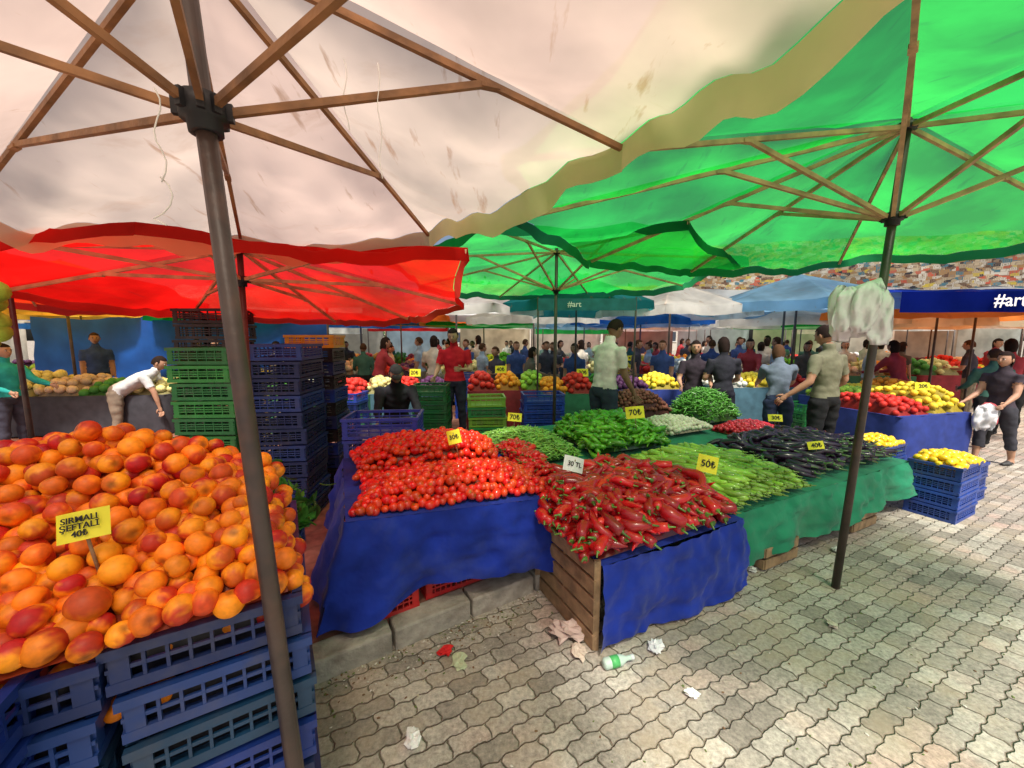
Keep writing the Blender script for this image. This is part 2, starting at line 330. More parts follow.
# ------------------------------------------------------------------ umbrellas
def umbrella(name,base,apex,runner_z,tips,fm,vm,pole_r=.025,frac=.62,val=.13,sag=.035,z0=0,rw=.022,pm=None,wm=None,wrk=.05,res=(14,12),topcap=True,fm2=None):
    root=empty(name,(base[0],base[1],z0));P=np.array([base[0],base[1],z0]);apex=np.array(apex)-P;tips=[np.array(q)-P for q in tips];rz=runner_z-z0
    b0=np.zeros(3);dr=apex/np.linalg.norm(apex);run=apex*(rz/apex[2])
    mb=MB();mb.add(*loft([b0,apex+dr*.03],[pole_r,pole_r*.9],(1,0,0),14));mb.obj('pole',pm or M_metal,root)
    mb=MB();mb.add(*loft([run-dr*.05,run-dr*.049,run-dr*.022,run-dr*.021,run+dr*.022,run+dr*.023],[pole_r*1.02,pole_r*1.5,pole_r*1.55,pole_r*2.1,pole_r*2.1,pole_r*1.1],(1,0,0),16))
    if topcap: mb.add(*loft([apex-dr*.05,apex-dr*.049,apex-dr*.01],[pole_r,pole_r*2.,pole_r*2.],(1,0,0),16))
    for q in tips:
        dd=q-apex;dd[2]=0;dd/=np.linalg.norm(dd);mb.beam(run+dd*pole_r*1.6,run+dd*pole_r*2.6,.014,.036)
    mb.obj('hub',M_black,root)
    mb=MB();n=len(tips)
    for q in tips:
        mb.beam(apex-dr*.03,q,rw*.8,rw);mp_=apex+(q-apex)*frac;dd=q-apex;dd[2]=0;dd/=np.linalg.norm(dd);mb.beam(run+dd*pole_r*2.2,mp_-np.array([0,0,rw*.5]),rw*.8,rw)
        mb.beam(mp_-np.array([0,0,rw*1.0])-dd*.025,mp_-np.array([0,0,rw*1.0])+dd*.025,rw*1.2,rw*.7)
    mb.obj('ribs',wm or M_woodl,root)
    mb=MB();mv=MB();nr,nsd=res;edge=[]
    for i in range(n):
        A=tips[i];B=tips[(i+1)%n];V=[]
        for r_ in range(nr+1):
            r=r_/nr
            for s_ in range(nsd+1):
                s=s_/nsd;k=4*s*(1-s);q=apex+r*(((1-s)*A+s*B)-apex);hx=q-apex;hx[2]=0
                q=q-hx*.05*k*r;q[2]+=rw*.7+.004-sag*k*math.sin(r*2.6)
                w=noise.noise(Vector(q)*2.3)*.6+noise.noise(Vector((q[0]*7,q[1]*7,i)))*.22+.22*math.sin(s*22+3*noise.noise(Vector(q)*2))*max(0,r-.55)
                q=q+np.array([0,0,w*wrk*min(1,k*1.5)*(.3+r*.7)]);V.append(q)
                if r_==nr:edge.append(q)
        F=[(a*(nsd+1)+b_,(a+1)*(nsd+1)+b_,(a+1)*(nsd+1)+b_+1,a*(nsd+1)+b_+1) for a in range(nr) for b_ in range(nsd)]
        mb.add(V,split(F),mat=(i%2 if fm2 else 0))
    mb.obj('canopy',[fm,fm2] if fm2 else fm,root)
    if val:
        E=edge;m=len(E);V=[]
        for k in range(4):
            for i,q in enumerate(E):
                h=q.copy();h[2]=0;h/=np.linalg.norm(h)+1e-6
                w=math.sin(i*.9)*.012+math.sin(i*.37+1)*.02
                V.append(q+h*(.004+w*k/3+.01*k/3)-np.array([0,0,val*k/3*(1+.1*math.sin(i*.23))]))
        F=[(k*m+i,(k+1)*m+i,(k+1)*m+(i+1)%m,k*m+(i+1)%m) for k in range(3) for i in range(m)]
        mv.add(V,split(F));mv.obj('valance',vm,root)
    return root
def ring(cx,cy,z,r,n=8,off=0,tilt=0,tdir=90):
    o=[]
    for i in range(n):
        a=R(off)+i*2*math.pi/n;o.append((cx+r*math.cos(a),cy+r*math.sin(a),z-tilt*math.cos(a-R(tdir))))
    return o
F_beige=fabric('beige_fabric',(.58,.45,.36),see=.19,seecol=(1,.92,.82),tcol=(.74,.58,.47),stain=.7,staincol=(.36,.19,.09),thr=.61,lo=.66,hi=1.12,bump=.3,det=5.0,nsc=1.2,stain2=.32)
F_beige2=fabric('beige_fabric_b',(.54,.40,.33),see=.17,seecol=(1,.92,.82),tcol=(.68,.50,.41),stain=.7,staincol=(.36,.19,.09),thr=.62,lo=.66,hi=1.10,bump=.3,det=5.0,nsc=1.4,stain2=.32)
F_beigev=fabric('cream_valance',(.76,.54,.30),see=.05,tcol=(.92,.64,.35),stain=.3,thr=.66)
F_green=fabric('green_fabric',(.014,.33,.05),see=.21,seecol=(1,1,.88),tcol=(.022,.56,.055),lo=.58,hi=1.2,stain=.35,staincol=(.01,.13,.03),thr=.6)
F_green2=fabric('green_fabric_b',(.012,.29,.05),see=.18,seecol=(1,1,.88),tcol=(.012,.44,.055),lo=.58,hi=1.2,stain=.35,staincol=(.01,.12,.03),thr=.6)
F_greenv=fabric('green_valance',(.015,.18,.09),see=.03,tcol=(.03,.3,.1))
F_red=fabric('red_fabric',(.6,.006,.006),see=.08,seecol=(1,.7,.6),tcol=(.74,.008,.006),lo=.55,hi=1.1,stain=.3,staincol=(.2,.01,.01))
F_redv=fabric('red_valance',(.5,.02,.015),see=.03,tcol=(.7,.04,.03))
vec=[(.21,1.25,2.25),(.99,.34,2.27),(1.5,-.75,2.27),(.7,-1.15,2.25),(-.3,-1.3,2.25),(-1.1,-.4,2.2),(-1.55,.72,2.2),(-.7,1.1,2.2)][::-1]
umbrella('beige_market_umbrella',(-.535,.88),(-.69,.9,2.56),2.19,[(-.66+a_,.9+b_,c_) for a_,b_,c_ in vec],F_beige,F_beigev,pole_r=.0215,frac=.62,val=.085,sag=.075,rw=.0165,wm=M_woodd,wrk=.12,res=(28,26),topcap=False,fm2=F_beige2)
gt=[(4.15,2.8,2.45),(3.3,4.0,2.45),(1.95,4.3,2.42),(.75,3.75,2.42),(.02,2.6,2.46),(-.05,1.9,2.52),(.5,.55,2.6),(2.0,.1,2.6),(3.8,.9,2.5)]
umbrella('green_market_umbrella',(2.22,2.46),(2.3,2.4,2.95),2.42,gt,F_green,F_greenv,pole_r=.024,frac=.45,val=.07,sag=.08,rw=.024,wrk=.10,res=(20,18),fm2=F_green2)
umbrella('green_market_umbrella',(.55,4.95),(.55,4.9,2.78),2.3,ring(.55,4.9,2.48,2.05,8,22,.08,90),F_green,F_greenv,pole_r=.022,frac=.5,val=.08,wrk=.08,fm2=F_green2)
rt=[(-.22,1.95,2.12),(-.42,3.4,1.98),(-1.1,4.1,1.9),(-1.95,4.3,1.88),(-3.2,3.9,1.93),(-3.5,2.7,2.02),(-3.0,1.7,2.12),(-1.5,1.6,2.14)][::-1]
umbrella('red_market_umbrella',(-1.98,2.85),(-1.95,2.85,2.36),2.12,rt,F_red,F_redv,pole_r=.022,frac=.6,val=.06,z0=.115,wrk=.08)
umbrella('red_market_umbrella',(-4.6,3.6),(-4.6,3.6,2.45),2.2,ring(-4.6,3.6,2.15,1.45,8,0,.1,90),F_red,F_redv,pole_r=.022,frac=.6,val=.08,z0=.115,wrk=.07)
farcols={'white':(.76,.76,.72),'blue':(.04,.18,.50),'teal':(.03,.26,.26),'yellow':(.80,.45,.05),'orange':(.85,.27,.06),'red':(.6,.02,.02),'green':(.02,.34,.07),'lightblue':(.26,.48,.66),'cream':(.70,.60,.45)}
FF={k:fabric(k+'_fabric',v,see=0,tcol=tuple(min(1,x*1.15) for x in v),stain=.3,lo=.65,hi=1.1,det=3.0) for k,v in farcols.items()}
far=[(1.25,7.6,2.33,'teal',1.45),(3.4,8.4,2.28,'white',1.7),(5.6,7.7,2.32,'lightblue',1.8),(8.4,7.7,2.2,'orange',1.9),(-7.4,6.5,2.35,'yellow',1.9),(-3.6,7.6,2.3,'cream',2.1),(-1.2,8.4,2.28,'white',1.9),
(3.7,11.2,2.2,'blue',2.0),(7.4,10.2,2.15,'white',2.2),(10.8,9.9,2.12,'cream',2.2),(.6,10.8,2.2,'white',2.0),(-3.2,11.2,2.25,'orange',2.1),
(-6.6,10.2,2.25,'green',2.2),(-10.5,9.5,2.3,'yellow',2.2),(-5.3,13.6,2.25,'blue',2.4),(-1.0,13.8,2.25,'green',2.3),(2.6,14,2.2,'lightblue',2.2),(6.2,13.6,2.2,'white',2.3),(9.8,13.4,2.2,'green',2.3),(13.6,12.6,2.2,'orange',2.4),(-9,13.5,2.3,'white',2.4),(-13,13,2.4,'blue',2.3),
(-7,18,2.35,'white',2.6),(-2.8,18,2.35,'cream',2.6),(1.4,17.6,2.35,'white',2.5),(5.2,17.8,2.35,'orange',2.5),(9,17.6,2.35,'white',2.5),(12.8,17.2,2.35,'blue',2.5),(16.8,16.5,2.35,'white',2.6),(-12,18,2.4,'green',2.8),(14.5,9.2,2.15,'white',2.1),(-16.5,17,2.5,'white',2.8),(21,16,2.4,'white',2.8)]
for x,y,z,cn,rr_ in far:
    umbrella(cn+'_market_umbrella',(x,y),(x,y,z+(.6 if y<12 else .8)),z-.0,ring(x,y,z,rr_,8,rng.uniform(0,45)),FF[cn],FF[cn],pole_r=.022,frac=.5,val=.16,res=(6,6))
# ------------------------------------------------------------------ crates
def crate(mb,c,w,d,h,rz,col,ribs=7,mat_=0,floor=True,slats=3):
    M=rotz(rz);c=np.array(c,float)
    def bx_(p,s): mb.box(c+M@np.array(p),s,M,col,mat_)
    th=.012
    for sx,sy,ln,ax in ((0,-1,w,0),(0,1,w,0),(-1,0,d,1),(1,0,d,1)):
        off=(d if ax==0 else w)/2-th/2
        def pos(a,z): return (a,sy*off,z) if ax==0 else (sx*off,a,z)
        def sz(l,t_,hh): return (l,t_,hh) if ax==0 else (t_,l,hh)
        ln2=ln-(.0 if ax==0 else 2*th+.003)
        bx_(pos(0,h-.014),sz(ln2 if ax else ln2+.012,th+.012,.024)); bx_(pos(0,.014),sz(ln2,th,.026))
        for k in range(slats):
            z=.03+(h-.06)*(k+1)/(slats+1); bx_(pos(0,z),sz(ln2-.002,th*.55,.010))
        for k in range(ribs):
            a=-ln/2+.02+(ln-.04)*k/(ribs-1); ww=.035 if k in(0,ribs-1) else .007
            bx_(pos(a*(.97),h/2),sz(ww,th*.8,h-.052))
    if floor: bx_((0,0,.008),(w-.03,d-.03,.008))
def stack(name,x,y,z0,n,w,d,h,rz,cols,**k):
    mb=MB()
    for i in range(n):
        crate(mb,(x+rng.normal()*.006,y+rng.normal()*.006,z0+i*h),w,d,h-.006,rz+rng.normal()*.02,np.array(cols[i%len(cols)])*rng.uniform(.8,1.2),**k)
    return mb,mb.obj(name,M_plas)
BL=(.012,.045,.30);DB=(.01,.025,.13);GR=(.02,.2,.05);BK=(.012,.012,.015);RD=(.5,.02,.02);YL=(.5,.35,.03)
rzp=math.atan2(.51,.86)
ex=np.array([.86,.51]);ey=np.array([-.51,.86])
Rc=np.array([-.557,.966])
peach=t_peach()
for (s0,dd,w,top) in ((.195,.3,.385,1.03),(.195+.41,.29,.385,1.01)):
    c=Rc-ex*s0+ey*dd
    n=8;mb=MB();h=top/n
    for i in range(n):
        cc=c+rng.normal(size=2)*.007
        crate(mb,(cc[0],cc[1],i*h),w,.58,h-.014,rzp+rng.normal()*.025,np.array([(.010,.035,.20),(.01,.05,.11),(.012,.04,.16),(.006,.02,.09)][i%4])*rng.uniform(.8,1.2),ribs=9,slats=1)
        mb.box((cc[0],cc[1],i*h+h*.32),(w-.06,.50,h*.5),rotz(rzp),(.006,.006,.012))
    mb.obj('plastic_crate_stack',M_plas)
c=np.array([-1.17,.62]);mb=MB()
for i in range(8):
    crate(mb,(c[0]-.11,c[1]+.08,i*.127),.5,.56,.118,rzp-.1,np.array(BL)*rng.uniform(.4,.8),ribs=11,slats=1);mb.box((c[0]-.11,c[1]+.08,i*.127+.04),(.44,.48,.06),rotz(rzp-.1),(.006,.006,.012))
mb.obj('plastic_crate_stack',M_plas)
for dx,dy in ((-.95,.55),(-.55,.42)):
    mb=MB();c=Rc+np.array([dx,dy])
    for i in range(7): crate(mb,(c[0],c[1],i*.14),.5,.36,.132,rzp,np.array(DB),ribs=7,slats=2)
    mb.obj('plastic_crate_stack',M_plas)
mb=MB()
for k in range(26):
    q=Rc-ex*rng.uniform(.06,.68)+ey*rng.uniform(.065,.09);lev=rng.integers(6,8)
    v,f,cl_=peach[rng.integers(5)];mb.add(v*.028@rotrand().T+np.array([q[0],q[1],lev*.1275+.06]),f,cl_*.9)
pc=[(-1.42,.40),(-.585,.955),(-.93,1.36),(-1.95,1.2)]
def pz(s,t): return 1.045+.30*t**.9+.035*math.sin(s*7+1)*math.sin(t*5)-.05*max(0,(s-.85)/.15)**2*t
heap(mb,pc,0,0,.050,peach,.0305,zf=pz,var=.2,base=(.2,.025,.006),hue=.25,bumpy=.5,szvar=.10)
heap(mb,[(-1.42,.45),(-.68,.95),(-.95,1.3),(-1.85,1.15)],0,0,.08,peach,.0305,zf=lambda s,t:pz(s,.06+t*.9)+.034,var=.2,hue=.25,bumpy=.3,szvar=.10)
heap(mb,[(-.59,.965),(-.585,1.02),(-.88,1.43),(-.93,1.36)],0,0,.055,peach,.030,zf=lambda s,t:1.03+.27*t-.12*s,var=.12,hue=.15)
mb.obj('peach_pile',M_peach)
# ------------------------------------------------------------------ cloth tables
def skirt(mb,pts_top,pts_bot,amp=.02,freq=9,nt_=10,seed=0,ns=70):
    T=np.array(pts_top,float);B=np.array(pts_bot,float)
    V=[];seg=np.linalg.norm(np.diff(T[:,:2],axis=0),axis=1);cum=np.concatenate([[0],np.cumsum(seg)]);Lt=cum[-1]
    for i in range(ns+1):
        s=i/ns*Lt;tp=np.array([np.interp(s,cum,T[:,k]) for k in range(3)]);bt=np.array([np.interp(s,cum,B[:,k]) for k in range(3)])
        k=min(np.searchsorted(cum,s,side='right')-1,len(T)-2);dv=T[k+1]-T[k];nn=np.array([dv[1],-dv[0],0]);nn/=np.linalg.norm(nn)
        for j in range(nt_+1):
            u=j/nt_;w=(math.sin(s*freq+seed+math.sin(s*3+seed)*1.5)+.5*math.sin(s*freq*2.3+seed*2+u*2))*amp*(u**.7)
            w+=noise.noise(Vector((s*4,u*3,seed)))*.03*min(1,u*4)+noise.noise(Vector((s*14,u*5,seed)))*.018+noise.noise(Vector((s*9+u*6,u*9,seed+4)))*.016
            V.append(tp*(1-u)+bt*u+nn*(w+.012*math.sin(u*math.pi))+np.array([0,0,(.014*math.sin(s*5+seed)+.01*math.sin(s*13))*u]))
    F=[(i*(nt_+1)+j,i*(nt_+1)+j+1,(i+1)*(nt_+1)+j+1,(i+1)*(nt_+1)+j) for i in range(ns) for j in range(nt_)]
    mb.add(V,split(F))
def sheet(mb,c,z,n=16,amp=.012,seed=0,zs=None):
    V=[]
    for i in range(n+1):
        for j in range(n+1):
            q=bil(c,i/n,j/n);zz=z if zs is None else float(bil([[a_] for a_ in zs],i/n,j/n)[0])
            e=min(i,j,n-i,n-j);V.append((q[0],q[1],zz+(noise.noise(Vector((q[0]*5,q[1]*5,seed)))*amp if e>0 else 0)))
    F=[(i*(n+1)+j,(i+1)*(n+1)+j,(i+1)*(n+1)+j+1,i*(n+1)+j+1) for i in range(n) for j in range(n)]
    mb.add(V,split(F))
ee=np.array([.9,.436]);en=np.array([-.436,.9]);O=np.array([.48,1.91])
def EN(e,n,z=None):
    q=O+ee*e+en*n
    return (q[0],q[1]) if z is None else (q[0],q[1],z)
YW=math.atan2(.436,.9)
root=empty('tomato_stall')
mb=MB();F0,F1,B1,B0=(-.91,2.0),(.26,2.38),(-.14,3.42),(-1.36,3.0)
sheet(mb,[F0,F1,B1,B0],.7,zs=(.70,.68,.74,.74));
skirt(mb,[B0+(.74,),F0+(.70,),(-.3,2.2,.69),F1+(.68,),(.14,2.75,.7)],[(-1.5,2.95,.2),(-1.02,1.80,.14),(-.34,2.12,.29),(.31,2.33,.22),(.2,2.7,.2)],amp=.04,freq=8,seed=3,nt_=20,ns=130)
mb.obj('blue_tablecloth',M_blue,root)
mb=MB()
for p in ((-.85,2.1),(.18,2.45),(-1.25,2.95),(-.2,3.3)): mb.beam((p[0],p[1],.115),(p[0],p[1],.69),.05,.05)
mb.obj('table_frame',M_wood,root)
tom=t_tomato()
mb=MB()
heap(mb,[(-.86,2.09),(.20,2.45),(.04,2.82),(-1.0,2.46)],.715,.12,.043,tom,.0275,base=(.25,.01,.004),var=.25,p=3,hue=.9,bumpy=.5,inset=.08)
heap(mb,[(-.81,2.14),(.12,2.45),(-.02,2.74),(-.93,2.43)],.765,.09,.052,tom,.0275,var=.25,p=3,hue=.9,bumpy=.6)
heap(mb,[(-.90,2.035),(.23,2.40),(.20,2.50),(-.92,2.13)],.725,.0,.042,tom,.0275,var=.25,hue=.9,bumpy=.4)
heap(mb,[(-.88,2.06),(.20,2.42),(.17,2.50),(-.90,2.13)],.755,.0,.048,tom,.0275,var=.25,hue=.9,bumpy=.7)
heap(mb,[(-1.04,2.54),(-.10,2.87),(-.2,3.35),(-1.3,3.0)],.77,.17,.043,tom,.0275,base=(.25,.01,.004),var=.25,p=3,hue=.9,bumpy=.5,inset=.08)
heap(mb,[(-1.0,2.62),(-.2,2.92),(-.3,3.28),(-1.2,2.98)],.83,.12,.052,tom,.0275,var=.25,p=3,hue=.9,bumpy=.6)
heap(mb,[(-1.04,2.44),(-.02,2.80),(-.08,2.94),(-1.08,2.60)],.76,.03,.045,tom,.0275,var=.25,hue=.9,bumpy=.6)
mb.obj('tomato_pile',M_prod)
mb=MB();heap(mb,[(.14,2.55),(.30,2.75),(.02,3.4),(-.14,3.3)],.72,.09,.04,t_long(.09,.02,(.55,.012,.01)),.02,'long',0,3,base=(.2,.01,.01),hue=.4,layers=2,pitch=.3);mb.obj('red_pepper_pile',M_prod)
mb=MB()
for s_,o_ in ((.35,-.03),(.80,.0)):
    c=K0+kd*s_+kn*(.2+o_+.1);crate(mb,(c[0],c[1],.118),.40,.30,.16,math.atan2(kd[1],kd[0]),RD,ribs=11)
mb.obj('red_plastic_crate',M_plas)
root=empty('pepper_stall');mb=MB()
sheet(mb,[EN(0,0),EN(1.2,.02),EN(1.1,1.2),EN(0,1.2)],.5)
skirt(mb,[EN(-.0,-.0,.50),EN(.6,-.02,.50),EN(1.2,.02,.50),EN(1.2,.4,.50)],[EN(-.03,-.03,.02),EN(.6,-.05,.03),EN(1.23,-.01,.03),EN(1.24,.4,.1)],amp=.03,freq=7,seed=1,nt_=18,ns=120)
mb.obj('blue_tablecloth',M_blue,root)
mb=MB()
for i in range(5):
    z=.05+i*.105; mb.beam(EN(-.03,.02,z),EN(-.03,.62,z),.014,.085)
for n_ in (.03,.32,.60): mb.beam(EN(-.012,n_,.0),EN(-.012,n_,.52),.035,.022)
mb.beam(EN(.02,.62,.25),EN(.6,.62,.25),.02,.4)
mb.obj('wooden_crate',M_wood,root)
redl=t_long(.21,.028,(.50,.01,.012),curves=(.05,.14,.25),n=9)+t_long(.18,.032,(.36,.007,.012),curves=(.1,.2),n=9)
mb=MB();heap(mb,[EN(-.04,.0),EN(1.12,.02),EN(1.0,.95),EN(-.05,.8)],.53,.19,.066,redl,.026,'long',.6,1.0,base=(.10,.003,.003),layers=3,pitch=.28,szvar=.12,p=3,var=.45,inset=.04);mb.obj('red_pepper_pile',M_prod)
root=empty('vegetable_stall');mb=MB()
sheet(mb,[EN(1.2,.1),EN(3.9,.1),EN(3.9,1.15),EN(1.2,1.15)],.49,n=24,amp=.02)
sheet(mb,[EN(-.1,1.15),EN(3.9,1.15),EN(3.7,2.6),EN(-.1,2.6)],.55,n=24,amp=.02,zs=(.50,.49,.6,.6))
skirt(mb,[EN(1.2,.1,.49),EN(3.9,.1,.49),EN(3.9,1.1,.49),EN(3.7,2.6,.6)],[EN(1.2,.05,.1),EN(3.93,.03,.2),EN(4.0,1.1,.2),EN(3.8,2.6,.2)],amp=.03,freq=6,seed=5,ns=170,nt_=16)
mb.obj('green_tablecloth',M_green,root)
mb=MB()
for e_ in (1.4,2.6,3.8):
    for n_ in (.25,1.0,2.3): mb.beam(EN(e_,n_,0),EN(e_,n_,.47),.05,.05)
mb.obj('table_frame',M_wood,root)
mb=MB()
for e_ in (1.75,3.0):
    for i in range(2):
        mb.beam(EN(e_-.2,.06,.05+i*.09),EN(e_+.2,.06,.05+i*.09),.012,.07);mb.beam(EN(e_-.2,.4,.05+i*.09),EN(e_+.2,.4,.05+i*.09),.012,.07)
        for q in(-.21,.21): mb.beam(EN(e_+q,.06,.05+i*.09),EN(e_+q,.4,.05+i*.09),.012,.07)
mb.obj('wooden_crate',M_wood)
cuc=t_long(.20,.021,(.27,.45,.045),stem=(.2,.3,.05),curves=(.02,.08,.13),shape='cuc',tipcol=(.45,.57,.10),n=9)
mb=MB();heap(mb,[EN(1.12,.13),EN(2.1,.15),EN(2.1,1.1),EN(1.15,1.1)],.52,.15,.066,cuc,.019,'long',YW+1.9,.28,base=(.04,.10,.01),layers=3,pitch=.12,p=3,var=.35,inset=.04);mb.obj('pale_green_cucumber_pile',M_prod)
eg=t_long(.24,.038,(.020,.006,.024),stem=(.08,.16,.04),curves=(.05,.12,.2),shape='egg',n=9)
mb=MB();heap(mb,[EN(2.35,.25),EN(3.7,.22),EN(3.65,1.05),EN(2.35,1.1)],.53,.14,.085,eg,.036,'long',YW+1.7,.8,base=(.01,.004,.012),layers=2,pitch=.18,p=3,inset=.05);mb.obj('aubergine_pile',M_prod)
gp=t_long(.18,.024,(.11,.36,.02),stem=(.1,.25,.03),curves=(.05,.15,.25),tipcol=(.22,.45,.03))
mb=MB();heap(mb,[EN(1.05,1.4),EN(1.95,1.35),EN(2.1,2.25),EN(1.1,2.25)],.58,.22,.06,gp,.024,'long',0,2,base=(.03,.08,.005),layers=3,pitch=.3,p=2.5,var=.35,inset=.04);mb.obj('green_pepper_pile',M_prod)
bn=t_long(.15,.007,(.20,.40,.06),stem=(.1,.2,.05),curves=(.03,.12,.2),n=5,shape='bean')
mb=MB();heap(mb,[EN(.05,1.45),EN(.88,1.45),EN(.88,2.3),EN(.1,2.3)],.57,.17,.034,bn,.01,'long',0,2,base=(.06,.14,.02),layers=3,pitch=.2,p=2.5,var=.35);mb.obj('green_bean_pile',M_prod)
bd=t_long(.15,.007,(.08,.26,.03),stem=(.1,.2,.05),curves=(.03,.12,.2),n=5,shape='bean')
mb=MB();heap(mb,[EN(3.1,1.75),EN(3.75,1.75),EN(3.75,2.4),EN(3.1,2.4)],.62,.36,.035,bd,.01,'long',0,2,base=(.03,.09,.01),layers=3,pitch=.3,p=2.2,var=.35);mb.obj('green_bean_pile',M_prod)
on=t_ball((.72,.66,.5),(1,1,.9),.1)
mb=MB();heap(mb,[EN(2.3,1.6),EN(3.0,1.6),EN(3.0,2.2),EN(2.3,2.2)],.60,.1,.05,on,.03,base=(.3,.25,.18));mb.obj('garlic_pile',M_matte)
br_=t_ball((.18,.06,.04),(1,.8,.8))
mb=MB();heap(mb,[EN(2.3,2.3),EN(3.1,2.3),EN(3.2,3.0),EN(2.3,3.0)],.65,.30,.05,br_,.032,base=(.06,.02,.015),var=.4);mb.obj('shallot_pile',M_matte)
rd=t_ball((.6,.02,.04))
mb=MB();heap(mb,[EN(3.1,1.2),EN(3.8,1.2),EN(3.8,1.7),EN(3.1,1.7)],.55,.1,.045,rd,.028,base=(.2,.01,.01),var=.3);mb.obj('radish_pile',M_prod)
lem=t_ball((.85,.55,.02),(1,1,1.1),.25)
for (x,y,n_,rz) in ((4.2,3.62,4,YW),(4.12,4.25,4,YW),(4.75,4.0,3,YW)):
    mb=MB()
    for i in range(n_): crate(mb,(x,y,i*.135),.5,.36,.128,rz+rng.normal()*.02,np.array((.02,.06,.3))*rng.uniform(.7,1.2),ribs=9)
    o=mb.obj('plastic_crate_stack',M_plas)
    mb=MB();M=rotz(rz);cs=[tuple((M@np.array((a*.24,b*.17,0)))[:2]+np.array((x,y))) for a,b in((-1,-1),(1,-1),(1,1),(-1,1))]
    heap(mb,cs,n_*.135-.03,.08,.055,lem,.032,base=(.3,.2,.01));mb.obj('lemon_pile',M_prod)
# ------------------------------------------------------------------ background crates
stack('green_plastic_crate_stack',-2.4,3.1,.118,11,.46,.34,.138,.05,[GR,(.03,.28,.05)])
stack('black_plastic_crate_stack',-2.85,3.75,.118,13,.5,.38,.143,.0,[BK])
stack('dark_blue_crate_stack',-1.95,3.35,.118,11,.4,.5,.14,.1,[DB,(.015,.05,.25),DB])
stack('mixed_plastic_crate_stack',-2.0,3.95,.118,12,.45,.38,.135,.1,[DB,BK,DB,BL,BK,DB,BK,BL,BK,DB,BK,YL])
stack('blue_plastic_crate_stack',-1.12,3.35,.118,5,.62,.4,.185,.12,[(.03,.05,.35)])
stack('green_plastic_crate_stack',-.35,5.2,.118,6,.5,.38,.135,.1,[GR,(.15,.3,.03)])
stack('green_plastic_crate_stack',-1.2,5.7,.118,7,.5,.38,.13,.0,[(.01,.1,.03)])
stack('blue_plastic_crate_stack',.45,5.7,.118,6,.6,.4,.13,.1,[BL])
stack('black_plastic_crate_stack',-4.2,3.2,0.118,3,.6,.4,.14,.1,[BK])
stack('black_plastic_crate_stack',-4.9,3.5,0.118,4,.6,.4,.14,.3,[BK])
for nm,x,y,n_,cl_ in (('red_plastic_crate_stack',.9,7.6,5,[RD]),('blue_plastic_crate_stack',-2.6,6.0,5,[BL,DB]),('wooden_crate_stack',3.5,7.6,4,[(.35,.22,.1)]),('green_plastic_crate_stack',5.1,6.6,4,[GR]),('black_plastic_crate_stack',7.0,6.6,5,[BK]),('blue_plastic_crate_stack',-.9,7.7,6,[BL]),('wooden_crate_stack',-3.9,5.5,5,[(.35,.22,.1)]),('yellow_plastic_crate_stack',2.0,6.4,4,[YL])):
    stack(nm,x,y,.0 if x>0 else .118,n_,.5,.38,.15,rng.uniform(-.3,.3),cl_,ribs=6)
lf=t_leaf((.04,.16,.02));lf=[(v*.085,f,c) for v,f,c in lf]
mb=MB()
for k in range(420):
    x=-1.22+rng.normal()*.08;y=1.78+rng.normal()*.13;z=.74+abs(rng.normal())*.09
    v,f,c=lf[rng.integers(3)];mb.add(v@rotrand().T+np.array([x,y,z]),f,c*rng.uniform(.5,1.4))
mb.obj('leafy_greens',M_leaf)
stack('dark_blue_crate_stack',-1.3,1.8,0,5,.42,.32,.145,.4,[DB])
